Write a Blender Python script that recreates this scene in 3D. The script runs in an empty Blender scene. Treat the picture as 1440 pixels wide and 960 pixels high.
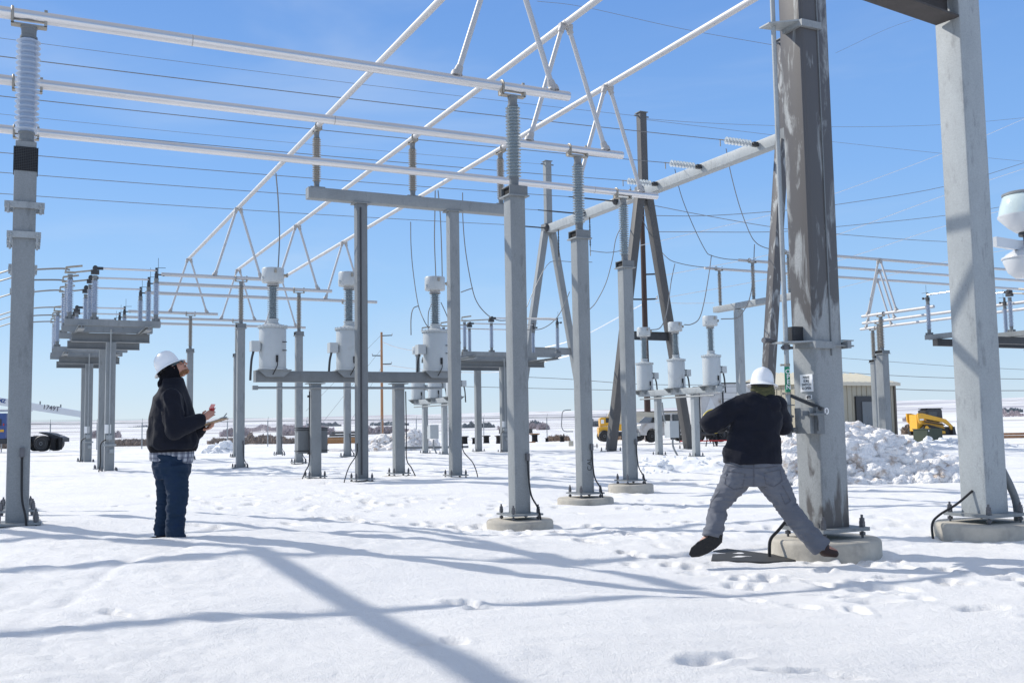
import bpy, bmesh, math, random
import numpy as np
from mathutils import Vector, Matrix, noise
random.seed(7)
sc = bpy.context.scene
COL = sc.collection
R = math.radians
# ------------------------------------------------------------------ camera maths (camera stands at the origin)
F = 1410.0
upc = Vector((-0.0168, 0.9964, -0.0845)).normalized()
fw = Vector((0, 0, -1))
Yc = (fw - upc * fw.dot(upc)).normalized()
Xc = Yc.cross(upc)
MC = Matrix((Xc, Yc, upc))            # camera -> world
def ray(px, py):
    return MC @ Vector(((px - 720) / F, (480 - py) / F, -1.0))
def PY(px, py, Y):
    d = ray(px, py); return d * (Y / d.y)
def PZ(px, py, z):
    d = ray(px, py); return d * (z / d.z)
def proj(p):
    c = MC.transposed() @ Vector(p); return (720 + F * c.x / -c.z, 480 - F * c.y / -c.z)
b_ = ray(25, 611); BX = Vector((b_.x, b_.y, 0)).normalized()      # direction B: left and away
AX = Vector((BX.y, -BX.x, 0))                                     # direction A: right and away
ALPHA = math.atan2(AX.y, AX.x)
ZA, ZB = 4.7, 6.9                     # pipe heights above the camera
Z = Vector((0, 0, 1))
def along(p, a=0, b=0, z=0): return Vector(p) + AX * a + BX * b + Z * z
# ------------------------------------------------------------------ ground height
ANCH = [(-5.7,11.6,-.98),(-5.8,11.2,-.98),(-3.37,9.9,-1.03),(-3.30,9.7,-1.035),(-3.45,10.1,-1.03),(-1.9,11.5,-1.17),(0.0,13.3,-1.36),(0.1,14.6,-1.28),(1.15,16.5,-1.32),(2.3,19.8,-1.32),(3.1,9.6,-1.33),(2.3,9.2,-1.30),
        (5.5,11.2,-1.36),(-3.56,23.4,-1.19),(-1.4,24.4,-1.17),(-4.8,24.6,-1.15),(-2.9,26.4,-1.2),(-8.5,31,-1.15),(-7.4,34,-1.1),(-6.3,37,-0.98),
        (-12.5,32,-1.12),(-16,40,-1.1),(0,5,-1.13),(-3,5.5,-1.08),(3,5.5,-1.2),(0,2,-1.15),(6,7,-1.35),(0,40,-1.15),(10,40,-1.2),(0,80,-1.3),
        (30,80,-1.25),(-40,80,-1.15),(8,25,-1.25),(20,20,-1.3),(-20,15,-1.0),(6,15,-1.25),(-9,8,-1.0),(6.5,46,-1.12),(12,60,-1.35)]
AN = np.array(ANCH)
def gbase(x, y):
    x = np.asarray(x, float); y = np.asarray(y, float)
    n = np.zeros_like(x); w = np.zeros_like(x)
    for ax, ay, az in AN:
        s = 0.35 + 0.08 * math.hypot(ax, ay)
        k = 1.0 / (((x - ax) ** 2 + (y - ay) ** 2) / (s * s) + 0.35) ** 1.6
        n += k * az; w += k
    return n / w
def vn(x, y, seed=0):
    xi = np.floor(x).astype(np.int64); yi = np.floor(y).astype(np.int64)
    fx = x - xi; fy = y - yi
    fx = fx * fx * fx * (fx * (fx * 6 - 15) + 10); fy = fy * fy * fy * (fy * (fy * 6 - 15) + 10)
    def h(a, b):
        n = (a * 374761393 + b * 668265263 + seed * 144269504) & 0x7fffffff
        n = ((n ^ (n >> 13)) * 1274126177) & 0x7fffffff
        n = (n ^ (n >> 16)) & 0xffff
        return n / 32767.5 - 1.0
    a = h(xi, yi); b = h(xi + 1, yi); c = h(xi, yi + 1); d = h(xi + 1, yi + 1)
    return (a * (1 - fx) + b * fx) * (1 - fy) + (c * (1 - fx) + d * fx) * fy
def fbm(x, y, o=4, seed=0):
    s = 0; a = 1.0; t = 0
    for i in range(o):
        s = s + a * vn(x * 2 ** i + 17.3 * i, y * 2 ** i - 9.1 * i, seed + i); t += a; a *= 0.5
    return s / t
def gz(x, y): return float(gbase(np.array([x]), np.array([y]))[0])
# ------------------------------------------------------------------ mesh builder
def basis(d):
    d = Vector(d).normalized()
    u = d.cross(Vector((0, 0, 1)))
    if u.length < 1e-3: u = Vector((1, 0, 0))
    u.normalize(); v = d.cross(u).normalized()
    return u, v
def catmull(P, n=6):
    P = [Vector(p) for p in P]
    if len(P) < 3: return P
    Q = [P[0] * 2 - P[1]] + P + [P[-1] * 2 - P[-2]]; out = []
    for i in range(1, len(Q) - 2):
        a, b, c, d = Q[i - 1:i + 3]
        for k in range(n):
            t = k / n
            out.append(0.5 * ((2 * b) + (c - a) * t + (2 * a - 5 * b + 4 * c - d) * t * t + (3 * b - a - 3 * c + d) * t ** 3))
    out.append(P[-1]); return out
class MB:
    def __init__(s): s.v = []; s.f = []; s.sm = []
    def add(s, vs, fs, smooth=False):
        o = len(s.v); s.v += [tuple(v) for v in vs]
        s.f += [tuple(i + o for i in f) for f in fs]; s.sm += [smooth] * len(fs); return s
    def box(s, c, size, ax=None, bev=0.0):
        c = Vector(c); a, b, h = [q / 2 for q in size]
        X, Yv, Zv = ax if ax else (Vector((1, 0, 0)), Vector((0, 1, 0)), Vector((0, 0, 1)))
        vs = [c + X * (a * i) + Yv * (b * j) + Zv * (h * k) for i in (-1, 1) for j in (-1, 1) for k in (-1, 1)]
        fs = [(0, 1, 3, 2), (4, 6, 7, 5), (0, 4, 5, 1), (2, 3, 7, 6), (0, 2, 6, 4), (1, 5, 7, 3)]
        return s.add(vs, fs)
    def bar(s, p0, p1, w, h, side=None):
        p0 = Vector(p0); p1 = Vector(p1); d = (p1 - p0); L = d.length; d.normalize()
        u, v = basis(d)
        if side is not None:
            u = (Vector(side) - d * Vector(side).dot(d)).normalized(); v = d.cross(u).normalized()
        return s.box((p0 + p1) / 2, (L, w, h), (d, u, v))
    def tube(s, p0, p1, r, n=16, r1=None, cap=True, smooth=True):
        p0 = Vector(p0); p1 = Vector(p1); r1 = r if r1 is None else r1
        u, v = basis(p1 - p0); vs = []
        for p, rr in ((p0, r), (p1, r1)):
            for i in range(n):
                a = 2 * math.pi * i / n; vs.append(p + u * (rr * math.cos(a)) + v * (rr * math.sin(a)))
        s.add(vs, [(i, (i + 1) % n, n + (i + 1) % n, n + i) for i in range(n)], smooth)
        if cap:
            o = len(s.v) - 2 * n
            s.f += [tuple(o + i for i in reversed(range(n))), tuple(o + n + i for i in range(n))]; s.sm += [False, False]
        return s
    def wire(s, P, r, n=6, sub=6, smooth=True, rr=None):
        P = catmull(P, sub) if sub else [Vector(p) for p in P]; vs = []; m = len(P); u0 = None
        for i, p in enumerate(P):
            d = (P[min(i + 1, m - 1)] - P[max(i - 1, 0)])
            if d.length < 1e-9: d = Vector((0, 0, 1))
            d.normalize()
            if u0 is None: u, v = basis(d)
            else:
                u = (u0 - d * u0.dot(d))
                if u.length < 1e-4: u, v = basis(d)
                u.normalize(); v = d.cross(u)
            u0 = u
            q = r if rr is None else rr(i / (m - 1))
            for k in range(n):
                a = 2 * math.pi * k / n; vs.append(p + u * (q * math.cos(a)) + v * (q * math.sin(a)))
        fs = [(j * n + i, j * n + (i + 1) % n, (j + 1) * n + (i + 1) % n, (j + 1) * n + i) for j in range(m - 1) for i in range(n)]
        fs += [tuple(reversed(range(n))), tuple((m - 1) * n + i for i in range(n))]
        return s.add(vs, fs, smooth)
    def lathe(s, c, prof, n=20, ax=(0, 0, 1), smooth=True):
        c = Vector(c); d = Vector(ax).normalized(); u, v = basis(d); vs = []
        for r, z in prof:
            for i in range(n):
                a = 2 * math.pi * i / n; vs.append(c + d * z + u * (r * math.cos(a)) + v * (r * math.sin(a)))
        m = len(prof)
        fs = [(j * n + i, j * n + (i + 1) % n, (j + 1) * n + (i + 1) % n, (j + 1) * n + i) for j in range(m - 1) for i in range(n)]
        s.add(vs, fs, smooth)
        o = len(s.v) - m * n
        if prof[0][0] > 1e-4: s.f.append(tuple(o + i for i in reversed(range(n)))); s.sm.append(False)
        if prof[-1][0] > 1e-4: s.f.append(tuple(o + (m - 1) * n + i for i in range(n))); s.sm.append(False)
        return s
    def rsq(s, p0, p1, w, d=None, r=0.02, side=None, open_=False):
        """square tube with rounded corners from p0 to p1"""
        d = w if d is None else d
        p0 = Vector(p0); p1 = Vector(p1); ax = (p1 - p0).normalized()
        if side is None: side = Vector((1, 0, 0)) if abs(ax.z) > 0.5 else Vector((0, 0, 1))
        u = (Vector(side) - ax * Vector(side).dot(ax)).normalized(); v = ax.cross(u)
        pts = []
        for sx, sy, a0 in ((1, 1, 0), (-1, 1, 90), (-1, -1, 180), (1, -1, 270)):
            for k in range(4):
                a = R(a0 + 30 * k); pts.append((sx * (w / 2 - r) + r * math.cos(a), sy * (d / 2 - r) + r * math.sin(a)))
        n = len(pts); vs = [p + u * a + v * b for p in (p0, p1) for a, b in pts]
        o = len(s.v)
        s.add(vs, [])
        for i in range(n):
            s.f.append((o + i, o + (i + 1) % n, o + n + (i + 1) % n, o + n + i)); s.sm.append(i % 4 != 3)
        if not open_:
            s.f += [tuple(o + i for i in reversed(range(n))), tuple(o + n + i for i in range(n))]; s.sm += [False, False]
        return s
    def prism(s, poly, org, X, Yv, N, t, smooth=False):
        """polygon (x,y pairs in X,Yv from org) extruded t along N, centred"""
        org = Vector(org); X = Vector(X); Yv = Vector(Yv); N = Vector(N); n = len(poly)
        vs = [org + X * a + Yv * b + N * (t * k) for k in (-.5, .5) for a, b in poly]
        fs = [(i, (i + 1) % n, n + (i + 1) % n, n + i) for i in range(n)]
        s.add(vs, fs, smooth); o = len(s.v) - 2 * n
        s.f += [tuple(o + i for i in reversed(range(n))), tuple(o + n + i for i in range(n))]; s.sm += [False, False]
        return s
    def ell(s, c, r, ax=None, nu=14, nv=10):
        c = Vector(c); X, Yv, Zv = ax if ax else (Vector((1, 0, 0)), Vector((0, 1, 0)), Vector((0, 0, 1)))
        vs = [c - Zv * r[2]]
        for j in range(1, nv):
            t = math.pi * j / nv
            for i in range(nu):
                a = 2 * math.pi * i / nu
                vs.append(c + X * (r[0] * math.sin(t) * math.cos(a)) + Yv * (r[1] * math.sin(t) * math.sin(a)) - Zv * (r[2] * math.cos(t)))
        vs.append(c + Zv * r[2]); L = len(vs) - 1; fs = []
        for i in range(nu): fs.append((0, 1 + (i + 1) % nu, 1 + i))
        for j in range(nv - 2):
            for i in range(nu):
                a = 1 + j * nu; fs.append((a + i, a + (i + 1) % nu, a + nu + (i + 1) % nu, a + nu + i))
        a = 1 + (nv - 2) * nu
        for i in range(nu): fs.append((a + i, a + (i + 1) % nu, L))
        return s.add(vs, fs, True)
    def cap(s, p0, p1, r0, r1, n=12):
        """tapered capsule"""
        s.tube(p0, p1, r0, n, r1, cap=True); s.ell(p0, (r0,) * 3, None, n, 8); s.ell(p1, (r1,) * 3, None, n, 8); return s
    def loft(s, P, WD, side, n=18, caps=True):
        """elliptical sections (half width along side, half depth) along P"""
        P = [Vector(p) for p in P]; vs = []; m = len(P)
        for i, p in enumerate(P):
            d = (P[min(i + 1, m - 1)] - P[max(i - 1, 0)]).normalized()
            u = Vector(side); u = (u - d * u.dot(d)).normalized(); v = d.cross(u)
            for k in range(n):
                a = 2 * math.pi * k / n; vs.append(p + u * (WD[i][0] * math.cos(a)) + v * (WD[i][1] * math.sin(a)))
        fs = [(j * n + i, j * n + (i + 1) % n, (j + 1) * n + (i + 1) % n, (j + 1) * n + i) for j in range(m - 1) for i in range(n)]
        s.add(vs, fs, True)
        if caps:
            o = len(s.v) - m * n
            s.f += [tuple(o + i for i in reversed(range(n))), tuple(o + (m - 1) * n + i for i in range(n))]; s.sm += [False, False]
        return s
    def merge(s, o): return s.add(o.v, []) or s
    sharp = True
    def mesh(s, name, mat, off=None):
        me = bpy.data.meshes.new(name)
        vs = s.v if off is None else [(v[0] - off[0], v[1] - off[1], v[2] - off[2]) for v in s.v]
        me.from_pydata(vs, [], s.f); me.polygons.foreach_set('use_smooth', s.sm)
        if mat: me.materials.append(mat)
        me.update()
        if s.sharp: me.set_sharp_from_angle(angle=R(42))
        return me
def O(name, me, parent=None, loc=(0, 0, 0), rotz=0):
    o = bpy.data.objects.new(name, me); COL.objects.link(o)
    if parent: o.parent = parent
    o.location = loc; o.rotation_euler = (0, 0, rotz); return o
def tag(o, label=None, cat=None, group=None, kind=None):
    if label: o['label'] = label
    if cat: o['category'] = cat
    if group: o['group'] = group
    if kind: o['kind'] = kind
    return o
def thing(name, label, cat, loc=(0, 0, 0), rotz=None, group=None):
    o = O(name, None, None, loc, ALPHA if rotz is None else rotz); o.empty_display_size = .2
    return tag(o, label, cat, group)
def part(mb, name, mat, parent, label=None):
    o = O(name, mb.mesh(name, mat), parent)
    if label: o['label'] = label
    return o
def solo(mb, name, mat, label, cat, group=None, kind=None):
    """thing that is one mesh given in world coordinates"""
    off = Vector(mb.v[0]); o = O(name, mb.mesh(name, mat, off), None, off)
    return tag(o, label, cat, group, kind)
def copytree(o, parent=None):
    c = o.copy(); COL.objects.link(c); c.parent = parent
    for ch in [q for q in KIDS(o)]: copytree(ch, c)
    return c
def KIDS(o): return [q for q in list(o.children)]
# ------------------------------------------------------------------ materials
def mat(name, col, rough=0.6, metal=0.0, var=0.12, scale=6.0, bump=0.0, bscale=60.0, spec=0.5, col2=None, thr=(0.45, 0.6), m2scale=3.0, stretch=(1, 1, 1), coat=0.0, rvar=.1):
    m = bpy.data.materials.new(name); m.use_nodes = True; nt = m.node_tree; N = nt.nodes; L = nt.links
    b = N['Principled BSDF']; b.inputs['Roughness'].default_value = rough; b.inputs['Metallic'].default_value = metal
    b.inputs['Specular IOR Level'].default_value = spec; b.inputs['Coat Weight'].default_value = coat
    tc = N.new('ShaderNodeTexCoord'); oi = N.new('ShaderNodeObjectInfo')
    ad = N.new('ShaderNodeVectorMath'); ad.operation = 'ADD'
    ml = N.new('ShaderNodeVectorMath'); ml.operation = 'SCALE'; ml.inputs['Scale'].default_value = 37.0
    cx = N.new('ShaderNodeCombineXYZ'); L.new(oi.outputs['Random'], cx.inputs[0]); L.new(oi.outputs['Random'], cx.inputs[1]); L.new(oi.outputs['Random'], cx.inputs[2])
    L.new(cx.outputs[0], ml.inputs[0]); L.new(tc.outputs['Object'], ad.inputs[0]); L.new(ml.outputs[0], ad.inputs[1])
    mp = N.new('ShaderNodeVectorMath'); mp.operation = 'MULTIPLY'; mp.inputs[1].default_value = stretch; L.new(ad.outputs[0], mp.inputs[0])
    no = N.new('ShaderNodeTexNoise'); no.inputs['Scale'].default_value = scale; no.inputs['Detail'].default_value = 6; no.inputs['Roughness'].default_value = .65
    L.new(mp.outputs[0], no.inputs['Vector'])
    mr = N.new('ShaderNodeMapRange'); mr.inputs['From Min'].default_value = .25; mr.inputs['From Max'].default_value = .75
    mr.inputs['To Min'].default_value = 1 - var; mr.inputs['To Max'].default_value = 1 + var; L.new(no.outputs['Fac'], mr.inputs['Value'])
    vm = N.new('ShaderNodeVectorMath'); vm.operation = 'SCALE'; L.new(mr.outputs[0], vm.inputs['Scale'])
    base = N.new('ShaderNodeRGB'); base.outputs[0].default_value = (*col, 1); src = base.outputs[0]
    if col2:
        n2 = N.new('ShaderNodeTexNoise'); n2.inputs['Scale'].default_value = m2scale; n2.inputs['Detail'].default_value = 7; n2.inputs['Roughness'].default_value = .6
        L.new(mp.outputs[0], n2.inputs['Vector'])
        cr = N.new('ShaderNodeMapRange'); cr.interpolation_type = 'SMOOTHSTEP'; cr.inputs['From Min'].default_value = thr[0]; cr.inputs['From Max'].default_value = thr[1]
        L.new(n2.outputs['Fac'], cr.inputs['Value'])
        mx = N.new('ShaderNodeMix'); mx.data_type = 'RGBA'; mx.inputs[6].default_value = (*col, 1); mx.inputs[7].default_value = (*col2, 1)
        L.new(cr.outputs[0], mx.inputs[0]); src = mx.outputs[2]; m['mix'] = 1
    L.new(src, vm.inputs[0]); L.new(vm.outputs[0], b.inputs['Base Color'])
    rr = N.new('ShaderNodeMapRange'); rr.inputs['To Min'].default_value = max(0, rough - rvar); rr.inputs['To Max'].default_value = min(1, rough + rvar)
    L.new(no.outputs['Fac'], rr.inputs['Value']); L.new(rr.outputs[0], b.inputs['Roughness'])
    if bump:
        n3 = N.new('ShaderNodeTexNoise'); n3.inputs['Scale'].default_value = bscale; n3.inputs['Detail'].default_value = 5; L.new(mp.outputs[0], n3.inputs['Vector'])
        bp = N.new('ShaderNodeBump'); bp.inputs['Strength'].default_value = 1; bp.inputs['Distance'].default_value = bump; L.new(n3.outputs['Fac'], bp.inputs['Height']); L.new(bp.outputs[0], b.inputs['Normal'])
    return m
def galv(name, c=(.235, .252, .26), dark=None, metal=.08):
    m = mat(name, c, .52, metal, .14, 2.2, 0.0004, 90, .5, stretch=(1, 1, .45))
    nt = m.node_tree; N = nt.nodes; L = nt.links; b = N['Principled BSDF']
    tc = [n for n in N if n.type == 'TEX_COORD'][0]
    vo = N.new('ShaderNodeTexVoronoi'); vo.inputs['Scale'].default_value = 95; L.new(tc.outputs['Object'], vo.inputs['Vector'])
    bw = N.new('ShaderNodeRGBToBW'); L.new(vo.outputs['Color'], bw.inputs[0])
    mr = N.new('ShaderNodeMapRange'); mr.inputs['To Min'].default_value = .90; mr.inputs['To Max'].default_value = 1.10; L.new(bw.outputs[0], mr.inputs['Value'])
    sc_ = N.new('ShaderNodeVectorMath'); sc_.operation = 'SCALE'
    old = b.inputs['Base Color'].links[0].from_socket; L.new(old, sc_.inputs[0]); L.new(mr.outputs[0], sc_.inputs['Scale'])
    # small dark scuffs and streaks
    n4 = N.new('ShaderNodeTexNoise'); n4.inputs['Scale'].default_value = 5; n4.inputs['Detail'].default_value = 8; n4.inputs['Roughness'].default_value = .7
    mp = N.new('ShaderNodeMapping'); mp.inputs['Scale'].default_value = (1.6, 1.6, .5); mp.inputs['Location'].default_value = (3, 1, 7); L.new(tc.outputs['Object'], mp.inputs[0]); L.new(mp.outputs[0], n4.inputs['Vector'])
    c4 = N.new('ShaderNodeMapRange'); c4.inputs['From Min'].default_value = .56; c4.inputs['From Max'].default_value = .72; c4.inputs['To Max'].default_value = .6; L.new(n4.outputs['Fac'], c4.inputs['Value'])
    mx = N.new('ShaderNodeMix'); mx.data_type = 'RGBA'; L.new(c4.outputs[0], mx.inputs[0]); L.new(sc_.outputs[0], mx.inputs[6]); mx.inputs[7].default_value = (.11, .115, .12, 1)
    L.new(mx.outputs[2], b.inputs['Base Color'])
    return m
M = {}
M['galv'] = galv('galvanized_steel')
M['galv_dull'] = galv('galvanized_steel_dull', (.165, .178, .186), metal=.08)
M['galv_light'] = galv('galvanized_steel_light', (.325, .35, .36))
M['alu'] = mat('aluminium_pipe', (.62, .62, .63), .30, .88, .06, .5, rvar=.015)
M['alu_dull'] = mat('dull_aluminium_pipe', (.50, .50, .505), .58, .45, .06, .5, rvar=.015)
M['alucast'] = mat('cast_aluminium', (.42, .41, .40), .6, .3, .15, 20, .001, 60)
M['bracket'] = mat('clamp_metal', (.34, .31, .26), .5, .5, .2, 12)
M['porc'] = mat('grey_porcelain', (.26, .31, .34), .22, 0, .06, 5, coat=.3)
M['porc_light'] = mat('pale_porcelain', (.36, .42, .52), .22, 0, .06, 5, coat=.3)
M['porc_brown'] = mat('beige_grey_porcelain', (.30, .275, .24), .3, 0, .08, 5)
M['poly'] = mat('silicone_grey', (.36, .44, .56), .35, 0, .05, 5)
M['glass'] = mat('white_disc_glass', (.48, .52, .54), .15, 0, .05, 5, coat=.5)
M['black'] = mat('black_rubber', (.012, .012, .013), .55, 0, .3, 8)
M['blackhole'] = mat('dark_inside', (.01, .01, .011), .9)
M['paint'] = mat('grey_equipment_paint', (.45, .48, .49), .4, 0, .05, 3, col2=(.38, .39, .38), thr=(.55, .8))
M['concrete'] = mat('concrete', (.46, .43, .37), .85, 0, .18, 5, .004, 30, col2=(.30, .28, .25), thr=(.5, .75), m2scale=3)
M['wire'] = mat('conductor_wire', (.20, .20, .20), .5, .5, .1, 5)
M['wire_white'] = mat('bright_conductor', (.75, .75, .75), .4, .4, .1, 5)
M['steel_bolt'] = mat('bolt_steel', (.14, .14, .15), .5, .6, .25, 30)
M['wood'] = mat('pole_wood', (.36, .19, .10), .85, 0, .25, 8, .004, 20, stretch=(1, 1, .12))
M['wood_dark'] = mat('creosote_wood', (.05, .03, .025), .8, 0, .25, 8, .004, 20, stretch=(1, 1, .12))
M['navy'] = mat('navy_fleece', (.008, .0095, .017), .9, 0, .3, 9, .003, 45, .25)
M['navy_rib'] = mat('black_knit', (.006, .006, .009), .95, 0, .3, 20, .003, 120, .15)
M['jeans'] = mat('blue_denim', (.016, .034, .065), .9, 0, .35, 7, .002, 150, .2, col2=(.012, .025, .055), thr=(.4, .7), m2scale=7)
M['greypants'] = mat('grey_work_trousers', (.135, .142, .165), .85, 0, .10, 5, .002, 90, .2, col2=(.17, .178, .20), thr=(.5, .8), m2scale=6)
M['plaid'] = mat('checked_shirt', (.42, .44, .48), .9, 0, .1, 40)
def _plaid():
    nt = M['plaid'].node_tree; N = nt.nodes; L = nt.links; b = N['Principled BSDF']; old = b.inputs['Base Color'].links[0].from_socket
    tc = N.new('ShaderNodeTexCoord'); sx = N.new('ShaderNodeSeparateXYZ'); L.new(tc.outputs['Object'], sx.inputs[0]); prev = old
    for ax_, sc_, col in (('X', .022, (.05, .06, .10)), ('Z', .022, (.05, .06, .10)), ('Y', .022, (.05, .06, .10))):
        p = N.new('ShaderNodeMath'); p.operation = 'PINGPONG'; p.inputs[1].default_value = sc_; L.new(sx.outputs[ax_], p.inputs[0])
        g = N.new('ShaderNodeMath'); g.operation = 'LESS_THAN'; g.inputs[1].default_value = sc_ * .42; L.new(p.outputs[0], g.inputs[0])
        h = N.new('ShaderNodeMath'); h.operation = 'MULTIPLY'; h.inputs[1].default_value = .55; L.new(g.outputs[0], h.inputs[0])
        m = N.new('ShaderNodeMix'); m.data_type = 'RGBA'; L.new(h.outputs[0], m.inputs[0]); L.new(prev, m.inputs[6]); m.inputs[7].default_value = (*col, 1); prev = m.outputs[2]
    L.new(prev, b.inputs['Base Color'])
_plaid()
M['skin'] = mat('skin', (.48, .24, .17), .5, 0, .12, 14, .001, 60)
M['beard'] = mat('reddish_beard', (.20, .09, .04), .9, 0, .3, 60, .004, 150)
M['hatw'] = mat('white_hard_hat', (.82, .83, .84), .22, 0, .03, 4, coat=.4)
M['olive'] = mat('olive_neck_warmer', (.07, .07, .03), .9, 0, .25, 20, .003, 90)
M['boot'] = mat('brown_leather', (.035, .014, .010), .6, 0, .3, 14, .002, 40)
M['sole'] = mat('black_sole', (.012, .011, .011), .7, 0, .4, 30, .004, 60)
M['yellow'] = mat('yellow_trim', (.72, .55, .03), .5)
M['catyel'] = mat('machine_yellow', (.72, .38, .02), .4, 0, .1, 3, col2=(.45, .26, .06), thr=(.55, .8), coat=.2)
M['white'] = mat('white_paint', (.62, .64, .66), .35, 0, .04, 2, coat=.3)
M['dirtywhite'] = mat('dirty_white_paint', (.52, .52, .52), .35, 0, .1, 2, col2=(.22, .18, .14), thr=(.48, .70), m2scale=1.2, coat=.2)
M['cream'] = mat('cream_panel', (.60, .55, .44), .5, 0, .06, 3, col2=(.48, .43, .34), thr=(.5, .8))
M['winglass'] = mat('dark_glass', (.03, .045, .06), .08, 0, .05, 3, coat=.5)
M['siding'] = mat('beige_siding', (.40, .365, .28), .5, 0, .05, 2)
M['roofing'] = mat('pale_roofing', (.62, .585, .48), .5, 0, .05, 2)
M['darkmetal'] = mat('dark_metal', (.05, .052, .056), .5, .3, .2, 6)
M['green'] = mat('sign_green', (.01, .24, .12), .5)
M['signw'] = mat('sign_white', (.85, .85, .84), .4, 0, .02)
M['ink'] = mat('sign_ink', (.03, .03, .03), .6)
M['dkgreen'] = mat('dark_green_enclosure', (.035, .05, .03), .55, 0, .12, 3)
M['blue'] = mat('truck_blue', (.02, .06, .22), .35, 0, .08, 3, coat=.4)
M['red'] = mat('red_paint', (.45, .03, .03), .5)
M['amber'] = mat('amber_paint', (.80, .38, .03), .4)
M['brush'] = mat('dry_brush', (.24, .18, .14), .95, 0, .4, .7)
M['thicket'] = mat('bare_thicket', (.36, .31, .33), .95, 0, .25, .3)
M['ever_hazed'] = mat('evergreen', (.13, .16, .19), .95, 0, .3, .3)  # distance haze put into the base colour: lighter and bluer
M['timber'] = mat('stacked_timber', (.32, .17, .07), .8, 0, .3, 3, stretch=(.3, 3, 6))
M['paper'] = mat('pink_paper', (.75, .30, .28), .6)
M['board'] = mat('clipboard_brown', (.25, .16, .08), .6)
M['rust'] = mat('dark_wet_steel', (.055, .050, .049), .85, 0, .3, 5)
M['mat'] = mat('perforated_mat', (.05, .05, .048), .7, .2, .2, 10)
M['stained2'] = galv('dark_weathered_steel', (.085, .082, .080), metal=.05)
M['siding_trim'] = mat('shed_trim', (.12, .10, .08), .6)
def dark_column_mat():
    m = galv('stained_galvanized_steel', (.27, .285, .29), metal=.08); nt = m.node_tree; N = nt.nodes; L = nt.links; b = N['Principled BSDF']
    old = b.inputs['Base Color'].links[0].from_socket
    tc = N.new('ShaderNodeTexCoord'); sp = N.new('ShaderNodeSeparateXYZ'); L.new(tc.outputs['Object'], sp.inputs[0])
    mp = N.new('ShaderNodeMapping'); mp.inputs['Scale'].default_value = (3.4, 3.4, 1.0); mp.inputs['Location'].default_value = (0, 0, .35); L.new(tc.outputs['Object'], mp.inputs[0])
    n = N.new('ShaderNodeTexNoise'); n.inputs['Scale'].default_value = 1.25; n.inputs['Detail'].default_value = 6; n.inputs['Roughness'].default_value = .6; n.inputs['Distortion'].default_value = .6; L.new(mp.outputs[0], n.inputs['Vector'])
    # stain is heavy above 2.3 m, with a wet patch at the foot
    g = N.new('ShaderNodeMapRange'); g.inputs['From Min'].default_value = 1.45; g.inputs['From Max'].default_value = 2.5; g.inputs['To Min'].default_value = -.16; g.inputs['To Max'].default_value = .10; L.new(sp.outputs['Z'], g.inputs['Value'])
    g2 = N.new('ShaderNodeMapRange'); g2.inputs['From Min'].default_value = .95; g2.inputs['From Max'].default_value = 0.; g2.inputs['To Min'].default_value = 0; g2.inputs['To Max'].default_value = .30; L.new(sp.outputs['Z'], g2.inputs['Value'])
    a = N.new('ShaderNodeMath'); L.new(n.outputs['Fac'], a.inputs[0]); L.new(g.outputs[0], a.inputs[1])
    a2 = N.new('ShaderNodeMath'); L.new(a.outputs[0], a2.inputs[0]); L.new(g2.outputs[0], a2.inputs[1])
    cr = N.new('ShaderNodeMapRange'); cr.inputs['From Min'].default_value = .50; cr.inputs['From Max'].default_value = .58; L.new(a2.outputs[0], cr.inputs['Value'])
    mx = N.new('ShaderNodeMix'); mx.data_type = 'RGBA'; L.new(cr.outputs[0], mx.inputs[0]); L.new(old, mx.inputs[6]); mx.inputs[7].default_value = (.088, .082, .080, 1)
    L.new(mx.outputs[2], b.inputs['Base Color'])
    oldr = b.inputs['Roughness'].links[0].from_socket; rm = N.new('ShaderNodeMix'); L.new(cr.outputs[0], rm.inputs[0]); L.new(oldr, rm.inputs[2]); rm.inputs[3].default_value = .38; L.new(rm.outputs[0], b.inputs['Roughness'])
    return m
M['stained'] = dark_column_mat()
for k_ in ('navy', 'jeans', 'greypants'):
    b_s = M[k_].node_tree.nodes['Principled BSDF']; b_s.inputs['Sheen Weight'].default_value = .07 if k_ == 'navy' else .06; b_s.inputs['Sheen Roughness'].default_value = .45
def text_mesh(s, size, mat_, name='lettering', bold=0.0):
    cu = bpy.data.curves.new(name, 'FONT'); cu.body = s; cu.size = size; cu.align_x = 'CENTER'; cu.align_y = 'CENTER'; cu.extrude = .001; cu.offset = bold
    o = bpy.data.objects.new(name, cu); COL.objects.link(o)
    me = bpy.data.meshes.new_from_object(o.evaluated_get(bpy.context.evaluated_depsgraph_get())); bpy.data.objects.remove(o)
    me.materials.clear(); me.materials.append(mat_); return me
def place_text(s, size, mat_, parent, loc, X, Yv, name='lettering', bold=0.0):
    """lettering with reading direction X and up Yv (in the parent's frame)"""
    me = text_mesh(s, size, mat_, name, bold); X = Vector(X).normalized(); Yv = Vector(Yv).normalized(); Nn = X.cross(Yv)
    me.transform(Matrix.Translation(loc) @ Matrix((X, Yv, Nn)).transposed().to_4x4())
    return O(name, me, parent)
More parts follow.
